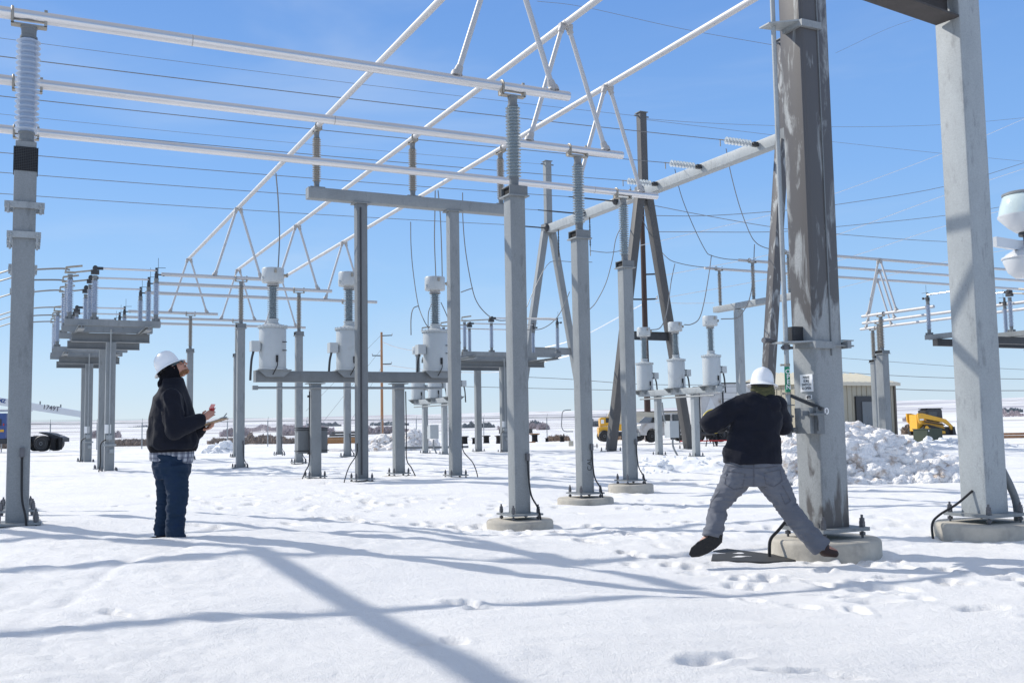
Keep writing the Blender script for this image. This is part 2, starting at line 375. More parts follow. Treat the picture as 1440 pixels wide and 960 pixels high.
# ------------------------------------------------------------------ ground sheet (polar grid around the camera, to the horizon)
def build_ground():
    rs = [1.3]
    while rs[-1] < 32: rs.append(rs[-1] * 1.0062)
    while rs[-1] < 110: rs.append(rs[-1] * 1.014)
    while rs[-1] < 9000: rs.append(rs[-1] * 1.035)
    rs = np.array([0.15, 0.6] + rs)
    th = np.concatenate([np.linspace(-180, -36, 90)[:-1], np.linspace(-36, 36, 600), np.linspace(36, 180, 90)[1:-1]])
    nt = len(th); t = np.radians(th)[None, :]; r = rs[:, None]
    x = r * np.sin(t); y = r * np.cos(t)
    z = gbase(x, y)
    near = np.clip(1 - (r - 60) / 60, 0, 1)
    # wind-shaped relief
    z = z + near * (.055 * fbm(x / 3.1, y / 1.9, 3, 3) + .024 * fbm(x / .9 + y / 3, y / .42, 4, 11) + .011 * fbm(x / .34 + y / 1.5, y / .11, 4, 21))
    rough = np.clip((fbm(x / 4, y / 4, 2, 41) + .15) * 2, 0, 1) * near
    z = z + rough * .03 * np.abs(fbm(x / .33, y / .3, 3, 31))
    # footprints
    rnd = random.Random(5); st = []
    def path(p0, p1, n, jit, dep=.07, big=.13):
        a = PZ(*p0, -1.15); b = PZ(*p1, -1.15)
        for i in range(n):
            k = rnd.random(); c = a.lerp(b, k)
            st.append((c.x + rnd.gauss(0, jit), c.y + rnd.gauss(0, jit), rnd.uniform(.6, 1.1) * big, rnd.uniform(.35, .6) * big, rnd.uniform(0, 3.14), dep * rnd.uniform(.5, 1.2)))
    path((255, 760), (510, 724), 14, .18); path((460, 730), (720, 722), 34, .35, .09); path((60, 722), (240, 730), 8, .3, .05)
    path((700, 730), (1000, 775), 22, .4, .08); path((930, 770), (1090, 800), 16, .3, .08); path((1150, 800), (1330, 850), 16, .4, .07)
    path((300, 700), (900, 700), 90, 1.2, .09); path((640, 740), (1000, 720), 40, .6, .09); path((1040, 938), (1230, 945), 5, .15, .05, .14); path((1150, 760), (1400, 800), 24, .4, .09); path((150, 665), (700, 662), 80, 2.5, .09, .2); path((700, 650), (1250, 690), 80, 2.5, .09, .2)
    path((640, 855), (700, 840), 3, .1, .06); path((600, 915), (620, 905), 2, .05, .05, .1); path((150, 880), (175, 890), 2, .04, .04, .08); path((1180, 715), (1330, 735), 10, .4, .05)
    for cx, cy, a, b, ang, dep in st:
        m = (np.abs(x - cx) < 4 * a) & (np.abs(y - cy) < 4 * a)
        if not m.any(): continue
        dx = x[m] - cx; dy = y[m] - cy; ca, sa = math.cos(ang), math.sin(ang)
        q = ((dx * ca + dy * sa) / a) ** 2 + ((-dx * sa + dy * ca) / b) ** 2
        z[m] += -dep * np.exp(-q ** 1.4) * (1 + .5 * vn(x[m] * 14, y[m] * 14, 77)) + .14 * dep * np.exp(-(np.sqrt(q) - 1.6) ** 2 * 3)
    # a small animal's furrow in the foreground
    tr = catmull([PZ(*p, -1.1) for p in ((75, 862), (100, 848), (135, 828), (150, 815), (185, 800), (230, 790), (290, 768))], 12)
    for p in tr:
        m = (np.abs(x - p.x) < .3) & (np.abs(y - p.y) < .3)
        q = ((x[m] - p.x) ** 2 + (y[m] - p.y) ** 2) / .05 ** 2; z[m] = np.minimum(z[m], z[m] - 0.006 * np.exp(-q))
    # hills: skyline a little above eye level, higher to the right
    px = np.degrees(np.arctan2(x, y)); el = np.interp(px, [-180, -27, 0, 22, 27, 180], [.009, .0095, .0115, .0160, .0165, .012])
    k = np.clip((r - 260) / 4200, 0, 1); k = k * k * (3 - 2 * k) * .55 + k * .45
    farz = k * (el * 4500 + 3) * (1 + .10 * fbm(x / 1500, y / 900, 3, 5)) + k * 9 * fbm(x / 700, y / 260, 4, 9) * np.clip(r / 2500, 0, 1) + np.clip((r - 150) / 600, 0, 1) * 1.6 * fbm(x / 170, y / 90, 3, 8)
    z = z + np.where(r > 150, farz, 0)
    z = np.where(r > 5200, z - (r - 5200) * .02, z)
    n, mth = x.shape
    co = np.stack([x, y, z], -1).reshape(-1, 3)
    i = np.arange(n - 1)[:, None] * mth; j = np.arange(mth)[None, :]; j2 = (j + 1) % mth
    q = np.stack([i + j, i + j2, i + mth + j2, i + mth + j], -1).reshape(-1, 4)[:, ::-1]
    me = bpy.data.meshes.new('snow_ground')
    me.vertices.add(len(co)); me.vertices.foreach_set('co', co.ravel())
    me.loops.add(q.size); me.loops.foreach_set('vertex_index', q.ravel())
    me.polygons.add(len(q)); me.polygons.foreach_set('loop_start', np.arange(0, q.size, 4)); me.polygons.foreach_set('use_smooth', np.ones(len(q), bool))
    me.update(calc_edges=True)
    m = bpy.data.materials.new('snow'); m.use_nodes = True; nt = m.node_tree; N = nt.nodes; L = nt.links; b = N['Principled BSDF']
    b.inputs['Roughness'].default_value = .55; b.inputs['Specular IOR Level'].default_value = .25
    geo = N.new('ShaderNodeNewGeometry'); pos = geo.outputs['Position']
    def noise_(scale, det=5, rough=.6, st=(1, 1, 1)):
        mp = N.new('ShaderNodeMapping'); mp.inputs['Scale'].default_value = st; L.new(pos, mp.inputs[0])
        n = N.new('ShaderNodeTexNoise'); n.inputs['Scale'].default_value = scale; n.inputs['Detail'].default_value = det; n.inputs['Roughness'].default_value = rough; L.new(mp.outputs[0], n.inputs['Vector']); return n.outputs['Fac']
    def rng(v, a, b_, c=0, d=1):
        q = N.new('ShaderNodeMapRange'); q.inputs['From Min'].default_value = a; q.inputs['From Max'].default_value = b_; q.inputs['To Min'].default_value = c; q.inputs['To Max'].default_value = d; L.new(v, q.inputs['Value']); return q.outputs[0]
    def mul(a, c):
        q = N.new('ShaderNodeMath'); q.operation = 'MULTIPLY'; L.new(a, q.inputs[0]); L.new(c, q.inputs[1]); return q.outputs[0]
    def mix(f, a, c):
        q = N.new('ShaderNodeMix'); q.data_type = 'RGBA'; L.new(f, q.inputs[0])
        if isinstance(a, tuple): q.inputs[6].default_value = (*a, 1)
        else: L.new(a, q.inputs[6])
        q.inputs[7].default_value = (*c, 1); return q.outputs[2]
    ln = N.new('ShaderNodeVectorMath'); ln.operation = 'LENGTH'; L.new(pos, ln.inputs[0]); dist = ln.outputs['Value']
    sn = mix(rng(noise_(.8, 6), .4, .75, 0, .5), (.92, .91, .895), (.86, .85, .84))
    grass = mul(rng(noise_(.012, 9, .68, (.55, 1.6, 1)), .50, .60), rng(dist, 95, 240, 0, .75))
    c = mix(grass, sn, (.33, .27, .23))
    grass2 = mul(rng(noise_(.0028, 9, .62, (.4, 2.6, 1)), .46, .57), rng(dist, 450, 1100, 0, .85))
    c = mix(grass2, c, (.42, .40, .43))
    mud = mul(rng(noise_(.16, 8, .7, (.6, 1.3, 1)), .55, .66, 0, .75), mul(rng(dist, 42, 52), rng(dist, 120, 100)))
    c = mix(mud, c, (.30, .26, .23))
    bits = mul(rng(noise_(5., 6, .75), .70, .76, 0, .35), rng(dist, 6, 40, .25, 1)); c = mix(bits, c, (.42, .38, .34))
    L.new(c, b.inputs['Base Color'])
    bp = N.new('ShaderNodeBump'); bp.inputs['Distance'].default_value = .022; bp.inputs['Strength'].default_value = .9; L.new(noise_(22, 8, .7), bp.inputs['Height'])
    bp2 = N.new('ShaderNodeBump'); bp2.inputs['Distance'].default_value = .007; bp2.inputs['Strength'].default_value = 1; L.new(noise_(120, 5, .7), bp2.inputs['Height']); L.new(bp.outputs[0], bp2.inputs['Normal'])
    L.new(bp2.outputs[0], b.inputs['Normal'])
    me.materials.append(m); M['snow'] = m
    return tag(O('snow_ground', me), 'wind-rippled snow covering the yard and the hills beyond', None, None, 'structure')
build_ground()
# ------------------------------------------------------------------ camera, sky, sun
cam = bpy.data.cameras.new('camera'); cam.sensor_width = 36; cam.lens = F / 1440 * 36; cam.clip_start = .1; cam.clip_end = 20000
co = bpy.data.objects.new('camera', cam); COL.objects.link(co); co.matrix_world = MC.to_4x4(); sc.camera = co
SUN_EL = 37.0; sd = Vector((-.9, .436, 0)).normalized(); SUN = Vector((sd.x * math.cos(R(SUN_EL)), sd.y * math.cos(R(SUN_EL)), math.sin(R(SUN_EL))))
w = bpy.data.worlds.new('World'); sc.world = w; w.use_nodes = True; nt = w.node_tree; bg = nt.nodes['Background']
sk = nt.nodes.new('ShaderNodeTexSky'); sk.sky_type = 'NISHITA'; sk.sun_disc = False; sk.sun_elevation = R(SUN_EL); sk.sun_rotation = math.atan2(SUN.x, SUN.y)
sk.altitude = 1000; sk.air_density = 1.0; sk.dust_density = .35; sk.ozone_density = 2.0
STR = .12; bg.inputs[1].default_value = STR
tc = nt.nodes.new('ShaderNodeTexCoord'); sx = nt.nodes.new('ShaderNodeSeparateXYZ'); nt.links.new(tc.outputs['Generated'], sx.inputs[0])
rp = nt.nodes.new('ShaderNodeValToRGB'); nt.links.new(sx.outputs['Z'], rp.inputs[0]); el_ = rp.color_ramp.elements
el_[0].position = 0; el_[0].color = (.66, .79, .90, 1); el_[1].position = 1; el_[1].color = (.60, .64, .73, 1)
for ps, cl in ((.05, (.54, .74, .95)), (.13, (.37, .63, .98)), (.24, (.25, .50, .95)), (.42, (.16, .36, .82)), (.55, (.47, .54, .72))):  # top stops, above the view, set brighter and greyer than real sky as fill
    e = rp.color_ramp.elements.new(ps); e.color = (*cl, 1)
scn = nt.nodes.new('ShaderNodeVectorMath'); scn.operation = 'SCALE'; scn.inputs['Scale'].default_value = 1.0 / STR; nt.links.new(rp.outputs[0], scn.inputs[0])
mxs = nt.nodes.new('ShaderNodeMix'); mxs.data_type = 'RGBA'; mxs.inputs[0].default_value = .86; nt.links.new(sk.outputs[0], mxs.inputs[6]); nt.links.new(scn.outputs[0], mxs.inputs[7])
cmap = nt.nodes.new('ShaderNodeMapping'); cmap.inputs['Scale'].default_value = (1.2, 1.2, 5.0); cmap.inputs['Rotation'].default_value = (.25, .1, .3); nt.links.new(tc.outputs['Generated'], cmap.inputs[0])
cn = nt.nodes.new('ShaderNodeTexNoise'); cn.inputs['Scale'].default_value = 1.7; cn.inputs['Detail'].default_value = 5; cn.inputs['Roughness'].default_value = .55; cn.inputs['Distortion'].default_value = .5; nt.links.new(cmap.outputs[0], cn.inputs['Vector'])
cmr = nt.nodes.new('ShaderNodeMapRange'); cmr.interpolation_type = 'SMOOTHSTEP'; cmr.inputs['From Min'].default_value = .46; cmr.inputs['From Max'].default_value = .72; cmr.inputs['To Max'].default_value = .20; nt.links.new(cn.outputs['Fac'], cmr.inputs['Value'])
cmx = nt.nodes.new('ShaderNodeMix'); cmx.data_type = 'RGBA'; nt.links.new(cmr.outputs[0], cmx.inputs[0]); nt.links.new(mxs.outputs[2], cmx.inputs[6]); cmx.inputs[7].default_value = (.72 / STR, .82 / STR, .95 / STR, 1)
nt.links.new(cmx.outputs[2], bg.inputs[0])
sl = bpy.data.lights.new('sun', 'SUN'); sl.energy = 4.1; sl.angle = R(.5); sl.color = (1, .95, .87)
so = bpy.data.objects.new('sun', sl); COL.objects.link(so); so.rotation_euler = (-SUN).to_track_quat('-Z', 'Y').to_euler()
sc.view_settings.view_transform = 'Standard'; sc.view_settings.look = 'None'; sc.view_settings.exposure = 0; sc.view_settings.gamma = 1
# ------------------------------------------------------------------ reusable parts (cached meshes, local frame: x along A, y along B, z up)
CACHE = {}
def cached(key, fn):
    if key not in CACHE: CACHE[key] = fn()
    return CACHE[key]
def add(name, me, parent, loc=(0, 0, 0), rotz=0, label=None):
    o = O(name, me, parent, loc, rotz)
    if label: o['label'] = label
    return o
def insul_mesh(h, r, n, mk, alt=False, seg=22):
    def f():
        mb = MB(); prof = [(r * .62, 0)]; p = h / n
        for i in range(n):
            z0 = i * p; rr = r * (1 if (not alt or i % 2 == 0) else .86)
            prof += [(r * .58, z0 + p * .22), (rr * .97, z0 + p * .42), (rr, z0 + p * .47), (rr * .97, z0 + p * .53), (r * .58, z0 + p * .80)]
        prof.append((r * .58, h)); mb.lathe((0, 0, 0), prof, seg); me = mb.mesh('insulator', M[mk]); return me
    return cached(('ins', h, r, n, mk, seg), f)
def cap_mesh(r, h, mk='galv_dull'):
    return cached(('cap', r, h, mk), lambda: MB().lathe((0, 0, 0), [(r * 1.15, 0), (r * 1.15, h * .18), (r * .98, h * .25), (r, h * .8), (r * 1.1, h * .85), (r * 1.1, h)], 18).mesh('fitting', M[mk]))
def insulator(parent, z0, z1, r, n, mk, loc=(0, 0), capb=.13, capt=.14, seg=22, tilt=None):
    """stack insulator standing between z0 and z1 (metal fittings included)"""
    h = round(z1 - z0 - capb - capt, 3)
    i = add('insulator', insul_mesh(h, r, n, mk, seg=seg), parent, (loc[0], loc[1], z0 + capb))
    add('end_fitting', cap_mesh(round(r * .62, 4), capb), i, (0, 0, -capb)); add('end_fitting', cap_mesh(round(r * .62, 4), capt), i, (0, 0, h))
    return i
def clamp_mesh(rp, ax='x'):
    """pipe clamp: base plate at z=0, pipe centre at z=.06+rp"""
    def f():
        mb = MB(); zc = .06 + rp; dx = Vector((1, 0, 0)) if ax == 'x' else Vector((0, 1, 0)); dy = Vector((0, 1, 0)) if ax == 'x' else Vector((-1, 0, 0))
        mb.box((0, 0, .012), (.36, .10, .02), (dx, dy, Z))
        for s in (-1, 1):
            mb.box(dx * (s * .17) + Z * .045, (.03, .10, .07), (dx, dy, Z))
            mb.tube(dx * (s * .17) - dy * .055 + Z * .03, dx * (s * .17) + dy * .055 + Z * .03, .014, 8)
        P = [dx * -.17 + dy * ((rp + .012) * math.cos(R(a))) + Z * (zc + (rp + .012) * math.sin(R(a))) for a in range(-40, 221, 20)]
        P = [dx * -.17 + dy * (rp + .012) + Z * .02] + P[2:-2] + [dx * -.17 - dy * (rp + .012) + Z * .02]
        mb.wire(P, .015, 6, 2)
        mb.box(dx * .17 + Z * (zc + rp + .01), (.035, .03, .03), (dx, dy, Z))
        mb.box(dx * .17 + Z * (zc - rp), (.03, .05, .05), (dx, dy, Z))
        return mb.mesh('pipe_clamp', M['bracket'])
    return cached(('clamp', rp, ax), f)
def bolt_mesh(s=1.0):
    return cached(('bolt', s), lambda: MB().tube((0, 0, -.10 * s), (0, 0, .13 * s), .012 * s, 8).tube((0, 0, .02), (0, 0, .05 * s + .02), .028 * s, 6, smooth=False).tube((0, 0, .07 * s), (0, 0, .10 * s), .024 * s, 6, smooth=False).tube((0, 0, -.06 * s), (0, 0, -.03 * s), .028 * s, 6, smooth=False).mesh('anchor_bolt', M['steel_bolt']))
def base_plate(parent, z, s=.47, t=.025, loc=(0, 0), bolts=True, bs=1.0, m='galv'):
    mb = MB().box((loc[0], loc[1], z), (s, s, t)); part(mb, 'base_plate', M[m], parent)
    if bolts:
        for sx in (-1, 1):
            for sy in (-1, 1): add('anchor_bolt', bolt_mesh(bs), parent, (loc[0] + sx * (s / 2 - .05), loc[1] + sy * (s / 2 - .05), z))
def footing(p, r, top, label, group='concrete footings under the steel columns', h=.9):
    """round concrete pier, top given in world z"""
    mb = MB().lathe((0, 0, 0), [(r, -h), (r, -.035), (r - .01, -.012), (r - .03, 0), (0, 0.001)], 48)
    me = mb.mesh('concrete_footing', M['concrete']); o = O('concrete_footing', me, None, (p[0], p[1], top)); return tag(o, label, 'footing', group)
def cable(parent, P, r=.012, name='ground_cable'):
    return part(MB().wire(P, r, 6, 5), name, M['black'], parent)
def column(parent, z0, z1, w, loc=(0, 0), m='galv', name='post', d=None, r=.02):
    mb = MB().rsq((loc[0], loc[1], z0), (loc[0], loc[1], z1), w, d, r, side=(1, 0, 0)); return part(mb, name, M[m], parent)
# ---- post with one insulator carrying a pipe. top_z = pipe centre
def bus_post(p, base_z, rp, ins_h, ins_r, nshed, mk, w, label, group, pipe_z, steel_m='galv', pad=None, cable_side=1, mesh_band=False, ax='x', n_sides=True, plate=.47):
    t = thing('bus_support_post', label, 'support post', (p[0], p[1], base_z), None, group)
    H = pipe_z - base_z; zc = H - rp - .06       # top of insulator top fitting
    zi = zc - ins_h                               # bottom of insulator
    sh = .13                                      # stub height
    column(t, 0.01, zi - sh - .02, w, m=steel_m)
    if not mesh_band:
        part(MB().box((0, 0, zi - sh - .01), (w * 1.38, w * 1.38, .02)), 'top_plate', M['galv'], t)
        mb = MB(); a = w * .58
        mb.box((0, -a, zi - sh / 2), (2 * a + .012, .012, sh)).box((0, a, zi - sh / 2), (2 * a + .012, .012, sh)).box((0, 0, zi - .008), (2 * a, 2 * a - .02, .014)).box((0, 0, zi - sh + .008), (2 * a, 2 * a - .02, .014))
        st = part(mb, 'mounting_stub', M['galv_dull'], t)
        part(MB().box((0.01, 0, zi - sh / 2), (2 * a - .04, 2 * a - .03, sh - .04)), 'stub_shade_fill', M['blackhole'], st)  # black block stands for the shade within the open stub
    else:
        column(t, zi - sh - .02, zi, w * .93, name='stub')
        bd = MB()
        for z in np.arange(zi - .33, zi - .07, .018):
            for s in (-1, 1):
                bd.box((0, s * (w / 2 + .006), z), (w + .02, .006, .005)); bd.box((s * (w / 2 + .006), 0, z), (.006, w + .02, .005))
        for k in np.arange(-w / 2, w / 2 + .01, .018):
            for s in (-1, 1):
                bd.box((k, s * (w / 2 + .007), zi - .2), (.005, .006, .27)); bd.box((s * (w / 2 + .007), k, zi - .2), (.006, .005, .27))
        g = part(bd, 'bird_guard', M['darkmetal'], t)
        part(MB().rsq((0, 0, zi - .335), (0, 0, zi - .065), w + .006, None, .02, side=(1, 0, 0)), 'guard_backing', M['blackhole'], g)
        for zz, ww in ((zi - .72, .40), (zi - 1.05, .34)):
            c = MB().box((0, -(w / 2 + .02), zz), (ww, .03, .07)).box((0, (w / 2 + .02), zz), (ww, .03, .07))
            for s in (-1, 1): c.tube((s * (ww / 2 - .04), -(w / 2 + .07), zz - .01), (s * (ww / 2 - .04), w / 2 + .07, zz - .01), .012, 8).tube((s * (ww / 2 - .04), -(w / 2 + .03), zz - .1), (s * (ww / 2 - .04), -(w / 2 + .03), zz + .03), .013, 8)
            part(c, 'collar_bracket', M['galv_light'], t)
    insulator(t, zi, zc, ins_r, nshed, mk)
    add('pipe_clamp', clamp_mesh(rp, ax), t, (0, 0, zc))
    base_plate(t, 0, plate)
    column(t, 0.01, .02, w * .98, name='weld') if False else None
    s = cable_side
    cable(t, [(s * w * .3, -w / 2 - .02, .75), (s * w * .32, -w / 2 - .03, .5), (s * w * .4, -w / 2 - .06, .25), (s * w * .75, -w / 2 - .12, .05), (s * w * .85, -w / 2 - .16, -.25)])
    part(MB().box((s * w * .3, -w / 2 - .015, .76), (.05, .04, .1)), 'cable_lug', M['steel_bolt'], t)
    if pad: footing(p, pad[0], base_z - .07, pad[1])
    return t
# ---------------- near bus: pipes A1..A3 along A at ZA
RA = .068
C1 = PZ(720.5, 124.0, ZA); C2 = PZ(812, 211, ZA); C3 = PZ(876, 271.3, ZA)
L1 = PZ(41, 32.3, ZA)
def b_of(p): return Vector(p).dot(BX)
def a_of(p): return Vector(p).dot(AX)
def AB(a, b, z=0): return AX * a + BX * b + Z * z
bA = [b_of(C1), b_of(C2), b_of(C3)]
post_data = [(C1, -1.17, 'nearest grey bus post in the middle, holding the end of the highest long pipe', (.45, 'tan concrete pier under the nearest middle bus post')),
             (C2, -1.12, 'grey bus post just right of the nearest middle one, holding the second long pipe', (.47, 'tan concrete pier under the second middle bus post')),
             (C3, -1.10, 'grey bus post holding the end of the lowest of the three long pipes', (.45, 'tan concrete pier under the third middle bus post, half under snow'))]
for P_, bz, lab, pad in post_data:
    bp_ = bus_post(P_, bz, RA, 1.28, .105, 22, 'porc', .228, lab, 'posts carrying the three long near pipes', ZA, pad=pad)
    if 'just right' in lab: place_text('CAL', .12, M['ink'], bp_, (.03, -.1155, .48), Z, (-1, 0, 0), 'pen_mark')
aL = a_of(L1)
for i, b in enumerate(bA):
    p = AB(aL, b)
    bus_post(p, gz(p.x, p.y) + .04, RA, 1.34, .128, 17 if i == 0 else 17, 'poly', .228,
             ['grey bus post at the left edge with black mesh band below a pale ribbed insulator', 'bus post hidden right behind the left-edge post, under the middle long pipe', 'farther bus post in line behind the left-edge post, under the lowest long pipe'][i],
             'posts at the left end of the long near pipes', ZA, mesh_band=True, cable_side=.5)
ends = [PZ(801, 134.3, ZA), PZ(875.5, 218, ZA), PZ(924, 275.8, ZA)]
def pipe_thing(p0, p1, r, label, group, name='bus_pipe', joints=()):
    d = (p1 - p0).normalized(); L = (p1 - p0).length
    mb = MB(); n = max(2, int(L / .8)); mb.wire([p0 + d * (L * i / n) for i in range(n + 1)], r, 24, 0)
    # end cap lip
    mb.tube(p1 - d * .004, p1 + d * .012, r * .96, 24); mb.tube(p0 - d * .012, p0 + d * .004, r * .96, 24)
    o = solo(mb, name, M['alu'] if 'long near' in group else M['alu_dull'], label, 'metal pipe', group)
    for j in joints:
        q = p0 + d * j - Vector(mb.v[0]); jb = MB().tube(q - d * .006, q + d * .006, r + .002, 24); part(jb, 'weld_seam', M['alucast'], o)
    return o
for i, e in enumerate(ends):
    p1 = AB(a_of(e), bA[i], ZA); p0 = AB(aL - 9, bA[i], ZA)
    pipe_thing(p0, p1, RA, ['highest and nearest of the three long silver pipes crossing the left half', 'middle one of the three long silver pipes crossing the left half', 'lowest of the three long silver pipes crossing the left half'][i], 'three long near bus pipes',
               joints=[((PZ(268, 62, ZA) - p0).length if i == 0 else (PZ(468, 171, ZA) - p0).length if i == 1 else (PZ(833, 268, ZA) - p0).length)])
# ---------------- riser struts: two legs from a lower pipe up to an apex on the upper pipe
def riser(feet, apex, r, label, group, rlow=RA, rhigh=.06, rot=None):
    """feet: two points on lower pipe centre line; apex: point on upper pipe centre line"""
    t = thing('pipe_riser', label, 'pipe strut', apex, 0, group); inv = Vector(apex); d = (Vector(feet[1]) - Vector(feet[0])).normalized()
    top = Vector(apex) - Z * (rhigh * .9)
    for k, f in enumerate(feet):
        f = Vector(f); a = top + d * ((-1, 1)[k] * .06); st = f + Z * (rlow * .6)
        part(MB().tube(st - inv, a - inv, r, 16), 'strut', M['alu_dull'], t)
        u = (a - st).normalized()
        part(MB().tube(st - inv + Z * .01, st + u * .16 - inv, r * 1.75, 14, r * 1.3).lathe(st - inv, [(r * 2.1, .02), (r * 1.9, .06), (r * 1.5, .09)], 14), 'foot_fitting', M['alucast'], t)
    fb = MB().box(top - inv + Z * .005, (.24, .10, .08), (d, d.cross(Z), Z))
    for k in (-1, 1):
        u = (Vector(feet[(k + 1) // 2]) - top).normalized(); fb.tube(top + d * (k * .06) - inv, top + d * (k * .06) + u * .12 - inv, r * 1.4, 12)
    nrm = d.cross(Z); fb.tube(Vector(apex) - nrm * .09 - inv, Vector(apex) + nrm * .09 - inv, rhigh * 1.12, 16)
    part(fb, 'apex_fitting', M['alucast'], t); return t
RB = .06
# upper pipes B1..B3 along B at ZB; their a coordinate from the insulator tops on the support frame
tb = [PZ(441, 182, ZB), PZ(574.5, 194.5, ZB), PZ(697.5, 211, ZB)]
aB = [5.99, 8.32, 10.65]
G3 = ['left', 'middle', 'right']
for i in range(3):
    f0 = [(657, 105), (763.5, 197.5), (833, 259)][i]; f1 = [(781, 124), (860.5, 209), (912, 268)][i]
    fa = a_of(PZ(*f0, ZA)); fb_ = a_of(PZ(*f1, ZA)); c = (fa + fb_) / 2
    # the apex sits on B_i above A_i
    ap = AB(aB[i], bA[i], ZB); riser([AB(aB[i] - .75, bA[i], ZA), AB(aB[i] + .75, bA[i], ZA)], ap, .040,
          ['nearest inverted-V strut, its apex above the top of the picture', 'inverted-V silver strut from the middle long pipe up to the middle sloping pipe', 'inverted-V silver strut from the lowest long pipe up to the right sloping pipe'][i], 'inverted-V struts on the near pipes')
# far pipes
farA = [(392, 4.7), (411, 4.7), (426, 4.7)]
bF1 = [b_of(PZ(306, 389.5, ZA)), b_of(PZ(446, 408.5, ZA)), b_of(PZ(461, 422, ZA))]
bF2 = [b_of(PZ(268, 440.5, ZA)), b_of(PZ(335, 450.5, ZA)), b_of(PZ(400, 459.8, ZA))]
for i in range(3):
    pipe_thing(AB(aB[i], bA[i] - 9, ZB), AB(aB[i], bF2[i] + .15, ZB), RB, f'{G3[i]} of the three high silver pipes sloping down to the left across the sky', 'three high bus pipes running away')
xl = a_of(PZ(226, 387.3, ZA))
e1 = [PZ(367, 393.6, ZA), PZ(462, 411.3, ZA), PZ(525, 426.5, ZA)]; e2 = [PZ(306, 441.6, ZA), PZ(370, 453, ZA), PZ(426, 461.8, ZA)]
for i in range(3):
    pipe_thing(AB(xl, bF1[i], ZA), AB(a_of(e1[i]), bF1[i], ZA), .056, ['highest', 'middle', 'lowest'][i] + ' of the three horizontal pipes leaving the left switch platform', 'three pipes from the left switch platform')
    pipe_thing(AB(xl, bF2[i], ZA), AB(a_of(e2[i]), bF2[i], ZA), .056, ['highest', 'middle', 'lowest'][i] + ' of the three distant pipes leaving the lower left switch platform', 'three distant pipes behind the first set')
    riser([AB(aB[i] - .7, bF1[i], ZA), AB(aB[i] + .7, bF1[i], ZA)], AB(aB[i], bF1[i], ZB), .038, ['inverted-V strut left of the tall grey transformer head', 'inverted-V strut right of the tall grey transformer head', 'inverted-V strut just left of the dark twin-beam column'][i], 'inverted-V struts on the farther pipes', .056)
    riser([AB(aB[i] - .7, bF2[i], ZA), AB(aB[i] + .7, bF2[i], ZA)], AB(aB[i], bF2[i] , ZB), .038, ['leftmost distant inverted-V strut, at the end of the left high pipe', 'distant inverted-V strut at the end of the middle high pipe', 'distant inverted-V strut partly behind the tall transformer'][i], 'inverted-V struts at the far pipe ends', .056)
fp = [(PZ(336.5, 393, ZA), bF1[0], 'grey post with beige insulator, first to the right of the man with the clipboard'), (PZ(416, 409.6, ZA), bF1[1], 'grey post with beige insulator, just right of the tall transformer'), (PZ(484.5, 424.5, ZA), bF1[2], 'thin grey post with beige insulator beside the dark twin-beam column'),
      (PZ(268, 440.5, ZA), bF2[0], 'distant grey post with insulator right behind the man with the clipboard'), (PZ(333, 450.5, ZA), bF2[1], 'distant post hidden behind the first post right of the man'), (PZ(394, 459.3, ZA), bF2[2], 'distant thin grey post under the tall transformer tank')]
for i, (q, b, lab) in enumerate(fp):
    p = AB(a_of(q), b); bus_post(p, gz(p.x, p.y) + .04, .056, 1.30, .095, 20, 'porc_brown', .228, lab, 'far posts carrying the pipes at the left', ZA,
                                 pad=(.42, f'thin concrete pier under the {["first", "second", "third", "fourth", "fifth", "sixth"][i]} far bus post from the near left') if i < 3 else None)
# ---------------- support frame under the high pipes
def support_frame():
    c = AB((aB[0] + aB[2]) / 2, b_of(tb[1]));
    base = -1.12; t = thing('bus_support_stand', 'two-post grey steel frame holding three beige insulators under the high pipes', 'support frame', (c.x, c.y, base), None)
    top = ZB - base - RB - .06; ih = 1.28; zi = top - ih
    a0 = aB[0] - a_of(c); a2 = aB[2] - a_of(c)
    part(MB().rsq((a0 - .22, 0, zi - .15), (a2 + .16, 0, zi - .15), .26, .26, .02), 'cross_beam', M['galv'], t)
    for i in range(3):
        x = aB[i] - a_of(c); part(MB().box((x, 0, zi - .012), (.34, .24, .022)), 'insulator_plate', M['galv_dull'], t)
        insulator(t, zi, top, .10, 20, 'porc_brown', (x, 0)); add('pipe_clamp', clamp_mesh(RB, 'y'), t, (x, 0, top))
    for k, px in enumerate((507, 638.5)):
        # find a where the beam line is at this px
        q = min(np.arange(-6, 6, .01), key=lambda s: abs(proj(c + AX * s + Z * 0)[0] - px - (.012 * 120)))
        column(t, .01, zi - .31, .25, (q, 0), m='galv' if k else 'galv_dull')
        part(MB().box((q, 0, zi - .295), (.40, .34, .022)), 'top_plate', M['galv'], t); base_plate(t, 0, .47, loc=(q, 0))
        s = -1 if k == 0 else 1
        cable(t, [(q + s * .14, -.1, .8), (q + s * .16, -.12, .55), (q + s * .35, -.2, .3), (q + s * .45, -.22, .05), (q + s * .5, -.2, -.2)])
        if k == 0: part(MB().box((q - .045, -.135, (zi - .31) / 2), (.035, .02, zi - .5)), 'cable_channel', M['darkmetal'], t)
        p = c + AX * q; footing(p, .44, base - .07, ['low concrete pier under the dark-striped frame post', 'low concrete pier under the right frame post'][k])
support_frame()
